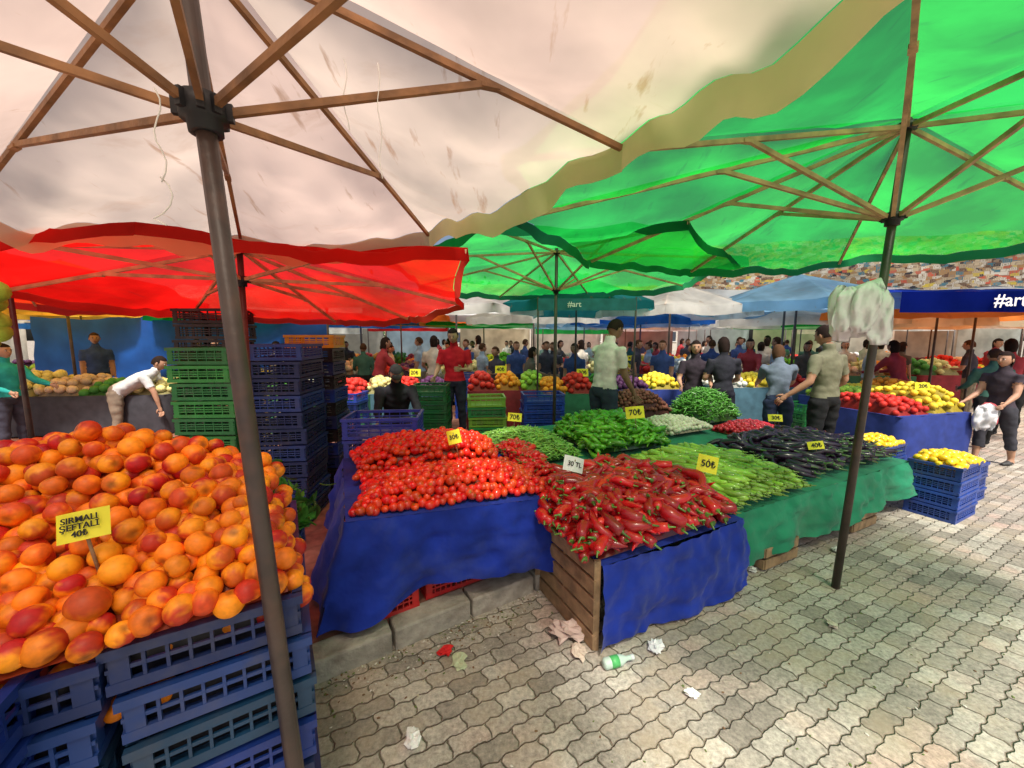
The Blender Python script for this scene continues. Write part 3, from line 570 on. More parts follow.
# ------------------------------------------------------------------ people
def remesh(mb,res):
    me=mb.mesh('tmp',[]);o=link('tmp',me);md=o.modifiers.new('r','REMESH');md.mode='VOXEL';md.voxel_size=res
    sm=o.modifiers.new('s','SMOOTH');sm.factor=.5;sm.iterations=3
    dg=bpy.context.evaluated_depsgraph_get();ev=o.evaluated_get(dg).to_mesh()
    V=np.zeros(len(ev.vertices)*3);ev.vertices.foreach_get('co',V);V=V.reshape(-1,3)
    Nn=np.zeros(len(ev.vertices)*3);ev.vertices.foreach_get('normal',Nn);Nn=Nn.reshape(-1,3)
    F=[tuple(p.vertices) for p in ev.polygons];o.evaluated_get(dg).to_mesh_clear()
    bpy.data.objects.remove(o);bpy.data.meshes.remove(me);return V,Nn,F
DN=((.12,.03,-1),(.05,.25,-1))
def person_mesh(T=1.72,shirt=(.5,.5,.5),pants=(.05,.06,.1),skin=(.45,.25,.16),hair=(.02,.012,.01),lean=0,armL=DN,armR=DN,sit=False,res=.02,hairlen=0,sleeve=.6,leglen=1.0,stride=0,hp=0,hy=0,fem=False,cap=None,shoe=(.05,.05,.05)):
    mb=MB();segs=[]
    hz=.30*T if sit else .505*T
    d=np.array([0,math.sin(R(lean)),math.cos(R(lean))]);P=np.array([0,0,hz])
    sx=.92 if fem else 1.0
    def tp(k): return P+d*k*T
    kk=[-.035,0,.05,.10,.17,.235,.285,.305,.325];rr=[(.07,.055),(.098 if not fem else .105,.066),(.09,.062),(.08 if not fem else .07,.056),(.094,.063),(.103,.062),(.10,.05),(.07,.042),(.034,.034)]
    mb.add(*loft([tp(k) for k in kk],[(a*T*sx,b*T) for a,b in rr],(1,0,0),16))
    segs.append((tp(-.03),tp(.045),.085*T,'P'));segs.append((tp(.055),tp(.295),.09*T,'S'));segs.append((tp(.325),tp(.37),.03*T,'K'))
    nb=tp(.30);hd=np.array([0,math.sin(R(lean*.5+hp)),math.cos(R(lean*.5+hp))]);nt_=tp(.335)+hd*.045*T
    mb.add(*loft([nb,tp(.335),nt_],[.036*T,.032*T,.031*T],(1,0,0),12))
    hc=nt_+hd*.035*T+np.array([0,.012*T,0])
    for sgn in(-1,1):
        h=P+np.array([sgn*.052*T,0,-.01*T])
        if sit: k_=h+np.array([sgn*.05*T,.225*T,.01*T]);a_=k_+np.array([0,.0,-.245*T])
        else:
            st=sgn*stride;k_=h+np.array([sgn*.012*T,math.sin(st)*.23*T+.008*T,-.235*T*math.cos(st)]);a_=k_+np.array([sgn*.005*T,math.sin(st*.7)*.2*T-.015*T,-.225*T])
            a_[2]=max(.04*T,min(a_[2],.06*T)) 
        mb.add(*loft([h,h*.5+k_*.5,k_],[.056*T,.048*T,.033*T],(1,0,0),12));mb.add(*loft([k_,k_*.65+a_*.35+np.array([0,-.006*T,0]),a_],[.033*T,.034*T,.021*T],(1,0,0),12))
        mb.add(*loft([a_+np.array([0,-.03*T,-.02*T]),a_+np.array([0,.0,-.018*T]),a_+np.array([0,.06*T,-.026*T]),a_+np.array([0,.11*T,-.03*T])],[(.02*T,.016*T),(.024*T,.024*T),(.027*T,.016*T),(.016*T,.010*T)],(1,0,0),10))
        segs.append((h,k_,.045*T,'P'))
        if leglen>=1: segs.append((k_,a_,.03*T,'P'))
        elif leglen>.5: segs.append((k_,k_*.5+a_*.5,.03*T,'P'));segs.append((k_*.45+a_*.55,a_,.025*T,'K'))
        else: segs.append((k_*.97+a_*.03,a_,.028*T,'K'))
        segs.append((a_+np.array([0,-.02*T,-.025*T]),a_+np.array([0,.1*T,-.03*T]),.02*T,'B'))
        sh=tp(.282)+np.array([sgn*.108*T*sx,0,0]);ar=armL if sgn<0 else armR
        u=np.array(ar[0],float);w=np.array(ar[1],float);u[0]*=sgn;w[0]*=sgn;u/=np.linalg.norm(u);w/=np.linalg.norm(w)
        el=sh+u*.172*T;wr=el+w*.145*T
        mb.add(*loft([sh-u*.01*T,sh+u*.05*T,el],[.036*T,.032*T,.024*T],(0,1,0),10));mb.add(*loft([el,el+w*.04*T,wr],[.024*T,.024*T,.0155*T],(0,1,0),10))
        sd=np.cross(w,(sgn,0,0.01));sd/=np.linalg.norm(sd)+1e-6
        pe=wr+w*.055*T
        mb.add(*loft([wr-w*.01*T,wr+w*.02*T,pe],[(.015*T,.012*T),(.022*T,.010*T),(.022*T,.008*T)],sd,10))
        segs.append((sh,sh+u*.172*T*sleeve,.034*T,'S'))
        if sleeve<1.1: segs.append((sh+u*.172*T*(sleeve+.05),el,.027*T,'K'));segs.append((el,pe,.02*T,'K'))
        else: segs.append((sh,el,.03*T,'S'));segs.append((el,wr,.022*T,'S'));segs.append((wr+w*.01*T,pe,.02*T,'K'))
        segs.append(('hand',(wr,pe,w,sd,sgn)))
    hands=[s_[1] for s_ in segs if isinstance(s_[0],str)];segs=[s_ for s_ in segs if not isinstance(s_[0],str)]
    V,Nn,F=remesh(mb,res)
    best=np.full(len(V),1e9);lab=np.zeros(len(V),int);code={'K':0,'S':1,'P':2,'B':3}
    for a,b,r,cname in segs:
        ab=b-a;tt=np.clip(((V-a)@ab)/(ab@ab+1e-9),0,1);dd=np.linalg.norm(V-(a+tt[:,None]*ab),axis=1)-r
        m=dd<best;best[m]=dd[m];lab[m]=code[cname]
    fold=np.array([noise.noise(Vector((q[0]*9,q[1]*9,q[2]*16))) for q in V])
    V=V+Nn*(np.isin(lab,(1,2))*(.010+.012*fold))[:,None]
    out=MB();Fq=np.array([f if len(f)==4 else f+(f[2],) for f in F])
    fl=np.array([np.bincount(lab[f],minlength=4).argmax() for f in Fq])
    cs=[skin,shirt,pants,shoe]
    for k in range(4):
        idx=Fq[fl==k]
        if not len(idx):continue
        u_,inv=np.unique(idx,return_inverse=True);out.add(V[u_],(inv.reshape(-1,4),np.zeros((0,3),int)),cs[k],1 if k in(1,2) else 0)
    for wr,pe,w,sd,sgn in hands:
        nrm=np.cross(w,sd);nrm/=np.linalg.norm(nrm)
        for i,(o_,l_) in enumerate(((-.0165,.036),(-.0055,.042),(.0055,.044),(.0165,.040))):
            b0=pe-w*.008*T+sd*o_*T;b1=b0+w*l_*.45*T+nrm*.004*T*-sgn;b2=b1+w*l_*.35*T+nrm*.010*T*-sgn;b3=b2+w*l_*.15*T+nrm*.014*T*-sgn
            out.add(*loft([b0,b1,b2,b3],[.0055*T,.0052*T,.0046*T,.003*T],sd,6),skin,0)
        t0=wr+w*.018*T+sd*.018*T;t1=t0+w*.02*T+sd*.014*T;t2=t1+w*.02*T+sd*.002*T
        out.add(*loft([t0,t1,t2],[.007*T,.006*T,.004*T],nrm,6),skin,0)
    k=T/1.72;Hm=rotz(R(hy))@rotx(-R(lean*.5+hp))
    def H(v): return hc+(np.asarray(v)*k)@Hm.T
    v,f=sphere(22,18);x,y,z=v.T.copy();zz=z
    X=x*.077*(1-.32*np.clip(-zz,0,1)**1.4);Y=y*.096-np.where((zz<0)&(y<0),-.035*(-zz),0);Z=z*.115
    Y=Y-np.where(y>.0,.008*np.exp(-((zz-.05)/.12)**2)*np.exp(-((np.abs(x)-.38)/.18)**2),0)
    out.add(H(np.stack([X,Y,Z+.02],1)),f,skin,0)
    nv_,nf_=loft([(0,.088,.035),(0,.098,.012),(0,.110,-.006),(0,.092,-.014)],[(.008,.006),(.010,.008),(.014,.009),(.008,.004)],(1,0,0),8)
    out.add(H(nv_),nf_,np.array(skin)*.95,0)
    sv,sf=sphere(8,6)
    for sg in(-1,1):
        out.add(H(sv*(.012,.008,.008)+(sg*.030,.082,.028)),sf,(.6,.57,.54),0);out.add(H(sv*(.007,.005,.007)+(sg*.030,.0885,.028)),sf,(.02,.01,.01),0)
        out.add(H(sv*(.017,.006,.004)+(sg*.030,.090,.046)),sf,hair,0)
        out.add(H(sv*(.010,.018,.030)+(sg*.078,-.004,.015)),sf,np.array(skin)*.9,0)
    out.add(H(sv*(.022,.007,.006)+(0,.086,-.040)),sf,np.array(skin)*np.array((.75,.4,.4)),0)
    v,f=sphere(22,18)
    wob=np.array([noise.noise(Vector(q)*4) for q in v])
    keep=lambda q:(q[1]<.35 and q[2]>(-.35 if q[1]<-.2 else .0)) or q[2]>.5
    msk=np.array([keep(q) for q in v]);hv=v*(.084,.104,.122)*(1+.06*wob[:,None])+(0,-.004,.026)
    if hairlen:
        m2=(v[:,1]<.15)&(v[:,2]<.1);hv[m2,2]-=hairlen*(.1-v[m2,2])*.8;msk=msk|((v[:,1]<.15))
    q_,t_=f;q_=q_[msk[q_].all(1)];t_=t_[msk[t_].all(1)]
    out.add(H(hv),(q_,t_),hair if cap is None else cap,1)
    if cap is not None: out.add(H(sv*(.06,.06,.008)+(0,.11,.07)),sf,cap,1)
    return out
M_skin=mat('skin',attr=True,rough=.55,var=.06,spec=.35)
M_clothes=mat('clothing',attr=True,rough=.85,var=.2,nscale=9,bump=.8,bscale=14,spec=.1)
PM=[M_skin,M_clothes]
def person(name,x,y,z,head,**k):
    return person_mesh(**k).obj(name,PM,None,(x,y,z),R(head))
CARRY=((.25,.25,-1),(-.1,.9,-.3));REACH=((.15,.7,-.8),(.0,1,-.3));HOLD=((.3,.1,-1),(-.35,.9,.1))
person('shopper_man',1.14,4.75,.115,-60,T=1.84,shirt=(.70,.60,.60),pants=(.04,.05,.08),lean=6,armL=REACH,armR=((.1,.2,-1),(.0,.6,-.8)),hp=25,skin=(.28,.14,.09))
person('shopper_man',3.9,4.75,0,18,T=1.86,shirt=(.17,.165,.11),pants=(.02,.02,.022),leglen=.4,armL=((.45,-.1,-1),(.5,.5,-.6)),armR=((.3,-.1,-1),(-.2,.8,-.5)),hp=15,skin=(.36,.18,.11))
person('shopper_woman',3.75,5.35,0,-25,T=1.66,shirt=(.12,.15,.19),pants=(.03,.04,.08),lean=20,armL=REACH,armR=REACH,hp=20,fem=True,hairlen=.08,hair=(.08,.04,.02),leglen=.4,skin=(.36,.18,.11))
person('shopper_woman',3.25,5.9,0,-10,T=1.72,shirt=(.03,.03,.04),pants=(.02,.02,.03),armL=HOLD,armR=CARRY,fem=True,hairlen=.1,hp=15)
person('shopper_woman',2.95,6.2,0,160,T=1.66,shirt=(.04,.03,.04),pants=(.02,.02,.03),armL=CARRY,armR=CARRY,fem=True,hairlen=.12)
person('shopper_woman',6.55,5.1,0,100,T=1.52,shirt=(.05,.04,.05),pants=(.05,.05,.06),armL=((.2,.5,-1),(.1,1,-.5)),armR=((.15,.3,-1),(.1,.8,-.5)),fem=True,hairlen=.06,leglen=.7,stride=.25,sleeve=.3)
person('vendor_man',-.92,6.15,.115,175,T=1.74,shirt=(.45,.015,.025),pants=(.03,.03,.05),armL=HOLD,armR=CARRY,hp=15)
person('seated_vendor',-2.3,5.1,.115,150,T=1.7,shirt=(.02,.02,.025),pants=(.03,.03,.04),sit=True,lean=18,armL=REACH,armR=REACH,sleeve=1.2,hp=20)
person('seated_vendor',-1.5,4.9,.115,-160,T=1.72,shirt=(.025,.025,.03),pants=(.03,.03,.04),sit=True,lean=25,armL=REACH,armR=REACH,sleeve=1.2,hp=25,cap=(.03,.03,.03))
person('shopper_woman',-7.4,5.6,0,-90,T=1.62,shirt=(.03,.35,.32),pants=(.05,.05,.07),armL=REACH,armR=CARRY,fem=True,hairlen=.08,sleeve=1.2)
person('shopper_man',-6.3,6.1,0,-70,T=1.7,shirt=(.6,.62,.62),pants=(.25,.2,.15),lean=60,armL=((.1,.3,-1),(.0,.2,-1)),armR=((.1,.5,-1),(0,.2,-1)),hp=-10)
person('shopper_man',-5.7,7.4,0,180,T=1.72,shirt=(.5,.5,.48),pants=(.04,.04,.05))
for x,y in((-2.3,5.1),(-1.5,4.9)):
    mb=MB();mb.box((x,y,.115+.39),(.3,.3,.04),None,(.4,.05,.03))
    for a,b in((-1,-1),(1,-1),(1,1),(-1,1)): mb.beam((x+a*.12,y+b*.12,.115),(x+a*.11,y+b*.11,.49),.03,.03,(.4,.05,.03))
    mb.obj('plastic_stool',M_plas)
kinds=[]
pal=[(.5,.48,.45),(.05,.05,.07),(.3,.04,.05),(.04,.07,.2),(.5,.45,.38),(.05,.12,.09),(.10,.09,.08),(.25,.33,.42)]
poses=[(DN,CARRY,0,.2),(HOLD,DN,5,0),(REACH,REACH,15,0),(DN,DN,0,.3),(CARRY,HOLD,3,.1),(CARRY,DN,0,.25),(REACH,DN,10,0),(DN,HOLD,0,0)]
for i,(aL,aR,ln,st) in enumerate(poses):
    kinds.append(person_mesh(T=1.58+.03*(i%5),shirt=pal[i],pants=[(.03,.04,.08),(.2,.17,.12),(.02,.02,.02)][i%3],armL=aL,armR=aR,lean=ln,stride=st,res=.03,fem=i%2==0,hairlen=.08 if i%2==0 else 0,hair=[(.02,.012,.01),(.06,.03,.015)][i%2],sleeve=[.6,1.2][i%3==2],skin=(.38,.2,.13)).mesh('pedestrian_body',PM))
spots=[(-5.2,8.5),(-4.2,9.2),(-2.6,7.4),(-2.1,8.8),(-1.6,7.9),(-.3,8.2),(.3,7.8),(1.3,8.0),(1.0,9.5),(2.3,8.9),(3.2,8.2),(3.9,8.3),(4.4,9.4),(5.2,8.4),(5.9,8.6),(6.3,9.8),(7.3,7.2),(7.8,8.4),(8.6,10),(9.8,8.2),(-7,8.4),(-8.4,7.8),(-3.4,10.8),(-1,11.5),(.4,12),(2,12.4),(3.6,11.8),(5,13),(7,13.5),(8.5,12.8),(-5.4,12.6),(-7,13.6),(10.5,11),(0,16.6),(3,17),(6,18),(-3,17),(-6,18),(9,18),(12,17),(7.4,5.9),(8.6,6.6),(-.7,9),(1.8,9.9),(3.0,9.4),(6.8,8.9),(-1.2,10.2),(4.9,10.3),(9.2,9.2),(0.1,9.3)]
for k in range(45):
    x=rng.uniform(-8,14);y=rng.uniform(8.8,17)
    spots.append((x,y))
for i,(x,y) in enumerate(spots):
    o=link('pedestrian',kinds[(i*5+i//8)%8],None,(x,y,.115 if (y<9 and x<-.3 and x>-9) else 0),rng.uniform(0,6.28));o.scale=(1,1,rng.uniform(.94,1.05))
# ------------------------------------------------------------------ distant stalls
balls={k:t_ball(c,nu=8,nv=5) for k,c in {'tomato':(.6,.03,.02),'orange':(.85,.3,.02),'lemon':(.8,.6,.04),'apple':(.3,.5,.05),'onion':(.6,.45,.3),'melon':(.65,.6,.25),'plum':(.08,.02,.08),'greens':(.05,.22,.03),'white':(.7,.7,.6)}.items()}
bk=list(balls)
def stall(x,y,w,dp,z,rz,cloth,seq,name='produce_stall',size=.05):
    M=rotz(rz)
    def Wd(a,b): return tuple((M@np.array((a,b,0)))[:2]+np.array((x,y)))
    mb=MB();sheet(mb,[Wd(-w/2,-dp/2),Wd(w/2,-dp/2),Wd(w/2,dp/2),Wd(-w/2,dp/2)],z,n=8)
    top=[Wd(-w/2,dp/2)+(z,),Wd(-w/2,-dp/2)+(z,),Wd(w/2,-dp/2)+(z,),Wd(w/2,dp/2)+(z,),Wd(-w/2+.01,dp/2)+(z,)]
    bot=[(p[0],p[1],.14) for p in top];skirt(mb,top,bot,.02,7,5,seed=x,ns=40)
    n=len(seq);root=empty(name);mb.obj('cloth',cloth,root)
    mb=MB()
    for i,kx in enumerate(seq):
        a0=-w/2+w*i/n+.03;a1=-w/2+w*(i+1)/n-.03
        c=balls[kx][0][2][0]
        heap(mb,[Wd(a0,-dp/2+.05),Wd(a1,-dp/2+.05),Wd(a1,dp/2-.05),Wd(a0,dp/2-.05)],z+.02,.15+.15*rng.random(),size*1.75,balls[kx],size,base=tuple(c*.35),var=.25)
    mb.obj('produce',M_matte,root)
M_c2=[mat('stall_cloth_%d'%i,c,rough=.85,var=.2) for i,c in enumerate([(.02,.04,.22),(.03,.15,.08),(.22,.02,.03),(.05,.05,.06),(.25,.23,.2),(.05,.12,.16)])]
stall(5.35,5.35,1.3,1.0,.72,.25,M_c2[0],['tomato','tomato','lemon','lemon'],size=.04)
stall(6.0,6.5,1.6,1.0,.7,.25,M_c2[0],['apple','lemon','orange'])
stall(-7.0,6.6,2.6,1.1,.78,.1,M_c2[3],['melon','onion','greens','melon'],size=.07)
stall(-5.0,6.9,1.0,1.0,.95,.1,M_c2[3],['greens','lemon'],size=.06)
stall(-3.2,6.3,1.6,1.0,.75,.1,M_c2[1],['greens','white','tomato'])
stall(-1.9,6.9,1.4,.9,.75,.0,M_c2[5],['melon','tomato','plum'])
stall(-.1,7.0,1.4,.9,.8,.1,M_c2[2],['tomato','orange','apple'])
stall(1.1,6.6,1.3,.9,.8,.1,M_c2[1],['orange','tomato','greens'])
stall(2.4,7.1,1.2,.9,.8,.1,M_c2[0],['plum','lemon'])
stall(4.6,7.4,1.8,.9,.8,.1,M_c2[5],['white','lemon','tomato'])
for i in range(30):
    x=-12+ (i%10)*2.9+rng.uniform(-.4,.4);y=[9.9,12.8,15.6][i//10]+rng.uniform(-.4,.4)
    stall(x,y,2.2,1.0,.8,rng.uniform(-.15,.15),M_c2[i%6],[bk[rng.integers(len(bk))] for _ in range(4)],size=.075)
# ------------------------------------------------------------------ tarps / banners
def tarp(name,pts,m,nx=30,ny=8,amp=.05,parent=None):
    mb=MB();V=[]
    P=[np.array(p,float) for p in pts]
    for i in range(nx+1):
        for j in range(ny+1):
            q=bil(P,i/nx,j/ny);V.append(q+np.array([0,noise.noise(Vector(q)*2)*amp,noise.noise(Vector(q)*1.7+Vector((3,1,2)))*amp]))
    F=[(i*(ny+1)+j,(i+1)*(ny+1)+j,(i+1)*(ny+1)+j+1,i*(ny+1)+j+1) for i in range(nx) for j in range(ny)]
    mb.add(V,split(F));return mb.obj(name,m,parent)
ac=['white','cream','green','white','blue','white','lightblue','cream','white','red','white','green','white','orange','cream','white']
M_back=[mat('back_sheet_%d'%i,c,rough=.85,var=.25,nscale=1.5) for i,c in enumerate([(.5,.47,.42),(.22,.2,.17),(.35,.4,.42),(.45,.4,.3)])]
for i in range(16):
    x0_=-34+i*4.4;root=empty('market_awning',(0,0,0));zf_=2.35+.15*math.sin(i*2.1);yy=20.5+.5*math.sin(i)
    tarp('roof',[(x0_,yy,zf_),(x0_+4.3,yy,zf_),(x0_+4.3,yy+4,zf_+2.6),(x0_,yy+4,zf_+2.6)],FF[ac[i]],nx=12,ny=8,amp=.12,parent=root)
    tarp('valance',[(x0_,yy-.01,zf_-.3),(x0_+4.3,yy-.01,zf_-.3),(x0_+4.3,yy-.01,zf_-.005),(x0_,yy-.01,zf_-.005)],FF[ac[(i+3)%16]],nx=12,ny=2,amp=.03,parent=root)
    tarp('back_sheet',[(x0_,yy+3.2,0),(x0_+4.3,yy+3.2,0),(x0_+4.3,yy+3.2,zf_+1.9),(x0_,yy+3.2,zf_+1.9)],M_back[i%4],nx=6,ny=4,amp=.1,parent=root)
    mb=MB()
    for q in(x0_+.05,x0_+4.25): mb.add(*loft([(q,yy,0),(q,yy,zf_)],[.03,.03],(1,0,0),8))
    mb.obj('poles',M_metal,root)
def collage():
    m,t=nt('printed_collage');out=N(t,'ShaderNodeOutputMaterial');b=N(t,'ShaderNodeBsdfPrincipled',Roughness=.8)
    tc=N(t,'ShaderNodeTexCoord');vo=N(t,'ShaderNodeTexVoronoi',Scale=9.0,distance='CHEBYCHEV');mp=N(t,'ShaderNodeMapping');mp.inputs['Scale'].default_value=(1.3,1.3,2.2);mp.inputs['Rotation'].default_value=(0,0,R(35));L(t,tc.outputs['Object'],mp.inputs[0]);L(t,mp.outputs[0],vo.inputs['Vector'])
    s=N(t,'ShaderNodeSeparateColor');L(t,vo.outputs['Color'],s.inputs[0])
    cr=N(t,'ShaderNodeValToRGB');cr.color_ramp.interpolation='CONSTANT';e=cr.color_ramp.elements;e[0].color=(.5,.40,.25,1);e[1].position=.18;e[1].color=(.14,.07,.04,1)
    for p,c in((.3,(.03,.03,.04,1)),(.4,(.65,.60,.48,1)),(.56,(.4,.22,.08,1)),(.68,(.06,.20,.25,1)),(.76,(.6,.48,.30,1)),(.86,(.55,.10,.05,1)),(.93,(.6,.45,.06,1))):
        x=e.new(p);x.color=c
    L(t,s.outputs[0],cr.inputs[0])
    # small motif ring inside every printed panel
    mr=N(t,'ShaderNodeMath',operation='PINGPONG');L(t,vo.outputs['Distance'],mr.inputs[0]);mr.inputs[1].default_value=.12
    gr=N(t,'ShaderNodeMath',operation='GREATER_THAN');L(t,mr.outputs[0],gr.inputs[0]);gr.inputs[1].default_value=.085
    mx=N(t,'ShaderNodeMix',data_type='RGBA');L(t,gr.outputs[0],mx.inputs[0]);L(t,cr.outputs[0],mx.inputs[6]);mx.inputs[7].default_value=(.30,.22,.14,1);cc=mx.outputs[2]
    L(t,cc,b.inputs['Base Color'])
    tr=N(t,'ShaderNodeBsdfTranslucent');L(t,cc,tr.inputs[0]);ms=N(t,'ShaderNodeMixShader');ms.inputs[0].default_value=.3;L(t,b.outputs[0],ms.inputs[1]);L(t,tr.outputs[0],ms.inputs[2])
    L(t,ms.outputs[0],out.inputs[0]);return m
MC=collage()
tarp('printed_tarpaulin',[(4.0,8.8,2.8),(8.9,5.9,2.45),(8.9,5.9,3.35),(4.0,8.8,3.7)],MC,amp=.08)
tarp('cream_tarpaulin',[(3.9,8.7,2.6),(8.8,5.8,2.3),(8.9,5.95,2.5),(4.0,8.85,2.85)],FF['white'],amp=.05)
NV=fabric('navy_fabric',(.008,.02,.18),see=0,tcol=(.015,.04,.3))
root=empty('navy_canopy')
tarp('front_valance',[(5.3,5.35,2.05),(8.8,5.2,2.05),(8.8,5.2,2.33),(5.3,5.35,2.33)],NV,amp=.01,parent=root)
tarp('roof',[(5.3,5.36,2.335),(8.8,5.21,2.335),(8.8,7.4,2.6),(5.3,7.6,2.6)],NV,amp=.05,parent=root)
mb=MB()
for p in((5.3,7.6),(8.8,5.25),(8.8,7.4)): mb.add(*loft([(p[0],p[1],0),(p[0],p[1],2.4)],[.02,.02],(1,0,0),8))
mb.obj('poles',M_metal,root)
tarp('hanging_blue_cloth',[(4.75,5.2,1.72),(5.75,6.3,1.8),(5.75,6.3,2.25),(4.75,5.2,2.15)],mat('blue_sheet',(.02,.14,.62),rough=.7,trans=.4,var=.2),amp=.06)
M_txtw=mat('white_lettering',(.8,.8,.8),rough=.7);M_txtk=mat('black_lettering',(.015,.015,.015),rough=.7)
def text(name,s,size,loc,rot,m,parent=None,align='CENTER'):
    c=bpy.data.curves.new(name,'FONT');c.body=s;c.size=size;c.align_x=align;c.align_y='CENTER';c.extrude=.0008;c.materials.append(m);c.space_line=.85;c.offset=size*.012
    o=link(name,c,parent,loc);o.rotation_euler=rot;return o
text('lettering','#art',.24,(6.66,5.235,2.2),(R(90),0,R(-2.5)),M_txtw,root)
root=empty('teal_banner');tarp('banner_cloth',[(.4,5.98,2.12),(1.9,5.98,2.12),(1.9,5.98,2.3),(.4,5.98,2.3)],mat('teal_banner_cloth',(.02,.16,.20),rough=.7,var=.2),amp=.0,parent=root)
text('lettering','#art',.12,(.95,5.96,2.21),(R(90),0,0),M_txtw,root)
mb=MB()
for xx in(.4,1.9): mb.add(*loft([(xx,6.0,0),(xx,6.0,2.32)],[.015,.015],(1,0,0),8))
mb.obj('poles',M_metal,root)
MB_=mat('blue_tarp',(.01,.09,.40),rough=.6,var=.25,nscale=2,trans=.3)
tarp('blue_tarpaulin_screen',[(-11,8.9,0),(-4.2,8.9,0),(-4.2,8.9,2.15),(-11,8.9,2.15)],MB_,amp=.12)
def building(name,x,y,w,dp,h,col,fl):
    root=empty(name,(x,y,0));mb=MB();mb.box((0,0,h/2),(w,dp,h),None,col);mb.box((0,0,h+.15),(w+.4,dp+.4,.3),None,np.array(col)*.8);mb.obj('walls',M_vc,root)
    mb=MB();mf=MB();nw=int(w/2.6)
    for f_ in range(fl):
        for i in range(nw):
            xx=-w/2+w*(i+.5)/nw;zz=h*(f_+.55)/fl;mb.box((xx,-dp/2-.02,zz),(1.1,.06,1.3),None,(.04,.05,.07));mf.box((xx,-dp/2-.03,zz-.72),(1.4,.16,.08),None,(.7,.7,.68))
    mb.obj('windows',M_prod,root);mf.obj('sills',M_vc,root)
building('apartment_building',-14,56,22,10,6.5,(.5,.44,.35),2);building('apartment_building',12,60,24,10,7,(.5,.46,.4),2);building('apartment_building',-42,54,24,10,7,(.5,.47,.4),2)
lt=t_leaf((.05,.13,.03));lt=[(v*.55,f,c) for v,f,c in lt]
for (x,y,h) in((-24,36,6),(-13,40,6),(-5,38,6.5),(4,36,6),(13,38,6),(24,37,6.5),(33,36,6)):
    mb=MB();mb.add(*loft([(x,y,0),(x+.2,y,h*.5),(x,y,h*.75)],[.25,.18,.08]),(.12,.08,.05))
    for k in range(5):
        a=rng.uniform(0,6.28);mb.add(*loft([(x+.1,y,h*.45),(x+math.cos(a)*1.6,y+math.sin(a)*1.6,h*.75)],[.1,.03]),(.12,.08,.05))
    for cl_ in range(16):
        cx,cy,cz=x+rng.normal()*1.8,y+rng.normal()*1.5,h*.72+rng.normal()*.9
        for k in range(40):
            v,f,c=lt[rng.integers(3)];mb.add(v@rotrand().T+np.array([cx,cy,cz])+rng.normal(size=3)*.5,f,c*rng.uniform(.6,1.4))
    mb.obj('tree',M_leaf)
# ------------------------------------------------------------------ price signs
M_card=mat('yellow_card',(.80,.72,.03),rough=.5,var=.08,dirt=.2,dirtcol=(.4,.35,.1));M_cardw=mat('white_card',(.75,.75,.72),rough=.5,var=.05)
def sign(x,y,z,w,h,yaw,tilt,s,size,m=None,stick=.12,roll=0):
    root=empty('price_sign',(x,y,z),R(yaw));root.rotation_euler=(0,R(roll),R(yaw));mb=MB();V=[];n=8
    for i in range(n+1):
        for j in (0,1): 
            xx=(i/n-.5)*w;V.append((xx,.02*(2*i/n-1)**2*w/.2,(j-.5)*h))
    M=rotx(-R(tilt));V=np.array(V)@M.T
    mb.add(V,split([(2*i,2*i+2,2*i+3,2*i+1) for i in range(n)]));mb.obj('card',m or M_card,root)
    mb=MB();mb.add(*loft([(0,.012,-h/2-stick),(0,.008,h*.3)],[.004,.004],(1,0,0),6));mb.obj('stick',M_wood,root)
    text('lettering',s,size,(0,-.004,0),(R(90-tilt),0,0),M_txtk,root)
sign(-.42,2.72,.99,.095,.10,8,15,'30₺',.045,roll=-12)
sign(.03,4.05,.86,.15,.09,0,15,'70₺',.07,roll=5)
sign(1.22,3.75,.97,.18,.12,-5,15,'70₺',.08,roll=-6)
sign(1.38,2.62,.82,.14,.12,-8,15,'50₺',.065,roll=12)
sign(.42,2.5,.86,.15,.10,15,20,'30 TL',.045,M_cardw,roll=18)
sign(2.72,3.35,.75,.13,.07,-10,20,'40₺',.055,roll=-8)
sign(3.0,4.3,.8,.15,.08,-10,20,'30₺',.06)
sign(-1.015,.86,1.262,.10,.068,20,20,'SIRMALI\nŞEFTALİ\n40₺',.0195,roll=-7)
sign(5.6,5.2,1.05,.17,.1,-10,10,'20₺',.07);sign(-3.1,6.2,1.2,.2,.12,0,10,'30₺',.09)
for x,y,z in ((-.2,6.8,1.15),(1.2,6.5,1.12),(4.9,7.2,1.15),(-1.7,6.7,1.1),(.2,9.7,1.2),(3.0,9.7,1.2),(5.9,9.6,1.2)): sign(x,y,z,.2,.13,rng.uniform(-15,15),10,['30₺','20₺','40₺'][rng.integers(3)],.09)
# ------------------------------------------------------------------ plastic bags on pole
def bag(mb,top,h,w,seed,col=(.9,.82,.86)):
    pts=[];rad=[]
    for i in range(16):
        t=i/15;pts.append((top[0]+.015*math.sin(t*4+seed),top[1]+.015*math.cos(t*3+seed),top[2]-h*t));sh_=min(1,.35+t*4)*(1+.25*math.sin(t*3))*(1 if t<.93 else .8);rad.append((w*sh_,w*.5*sh_))
    v,f=loft(pts,rad,(1,0,0),30)
    v=np.array([q+np.array([1,1,.2])*(noise.noise(Vector((q[0]*26,q[1]*26,q[2]*9))+Vector((seed,0,0)))*w*.45+noise.noise(Vector((q[0]*70,q[1]*70,q[2]*14)))*w*.25) for q in v]);mb.add(v,f,col)
M_bag=mat('thin_plastic_bag',attr=True,rough=.4,var=.05,trans=.15,bump=.4,bscale=30)
mb=MB()
for i,(dx,dy,dh) in enumerate(((-.24,-.03,0),(-.12,-.07,.02),(0,.02,.01),(.08,-.05,-.02),(-.17,.05,.02))): bag(mb,(2.12+dx*.6,2.34+dy,2.0+dh),.26+.02*i,.062,i+1)
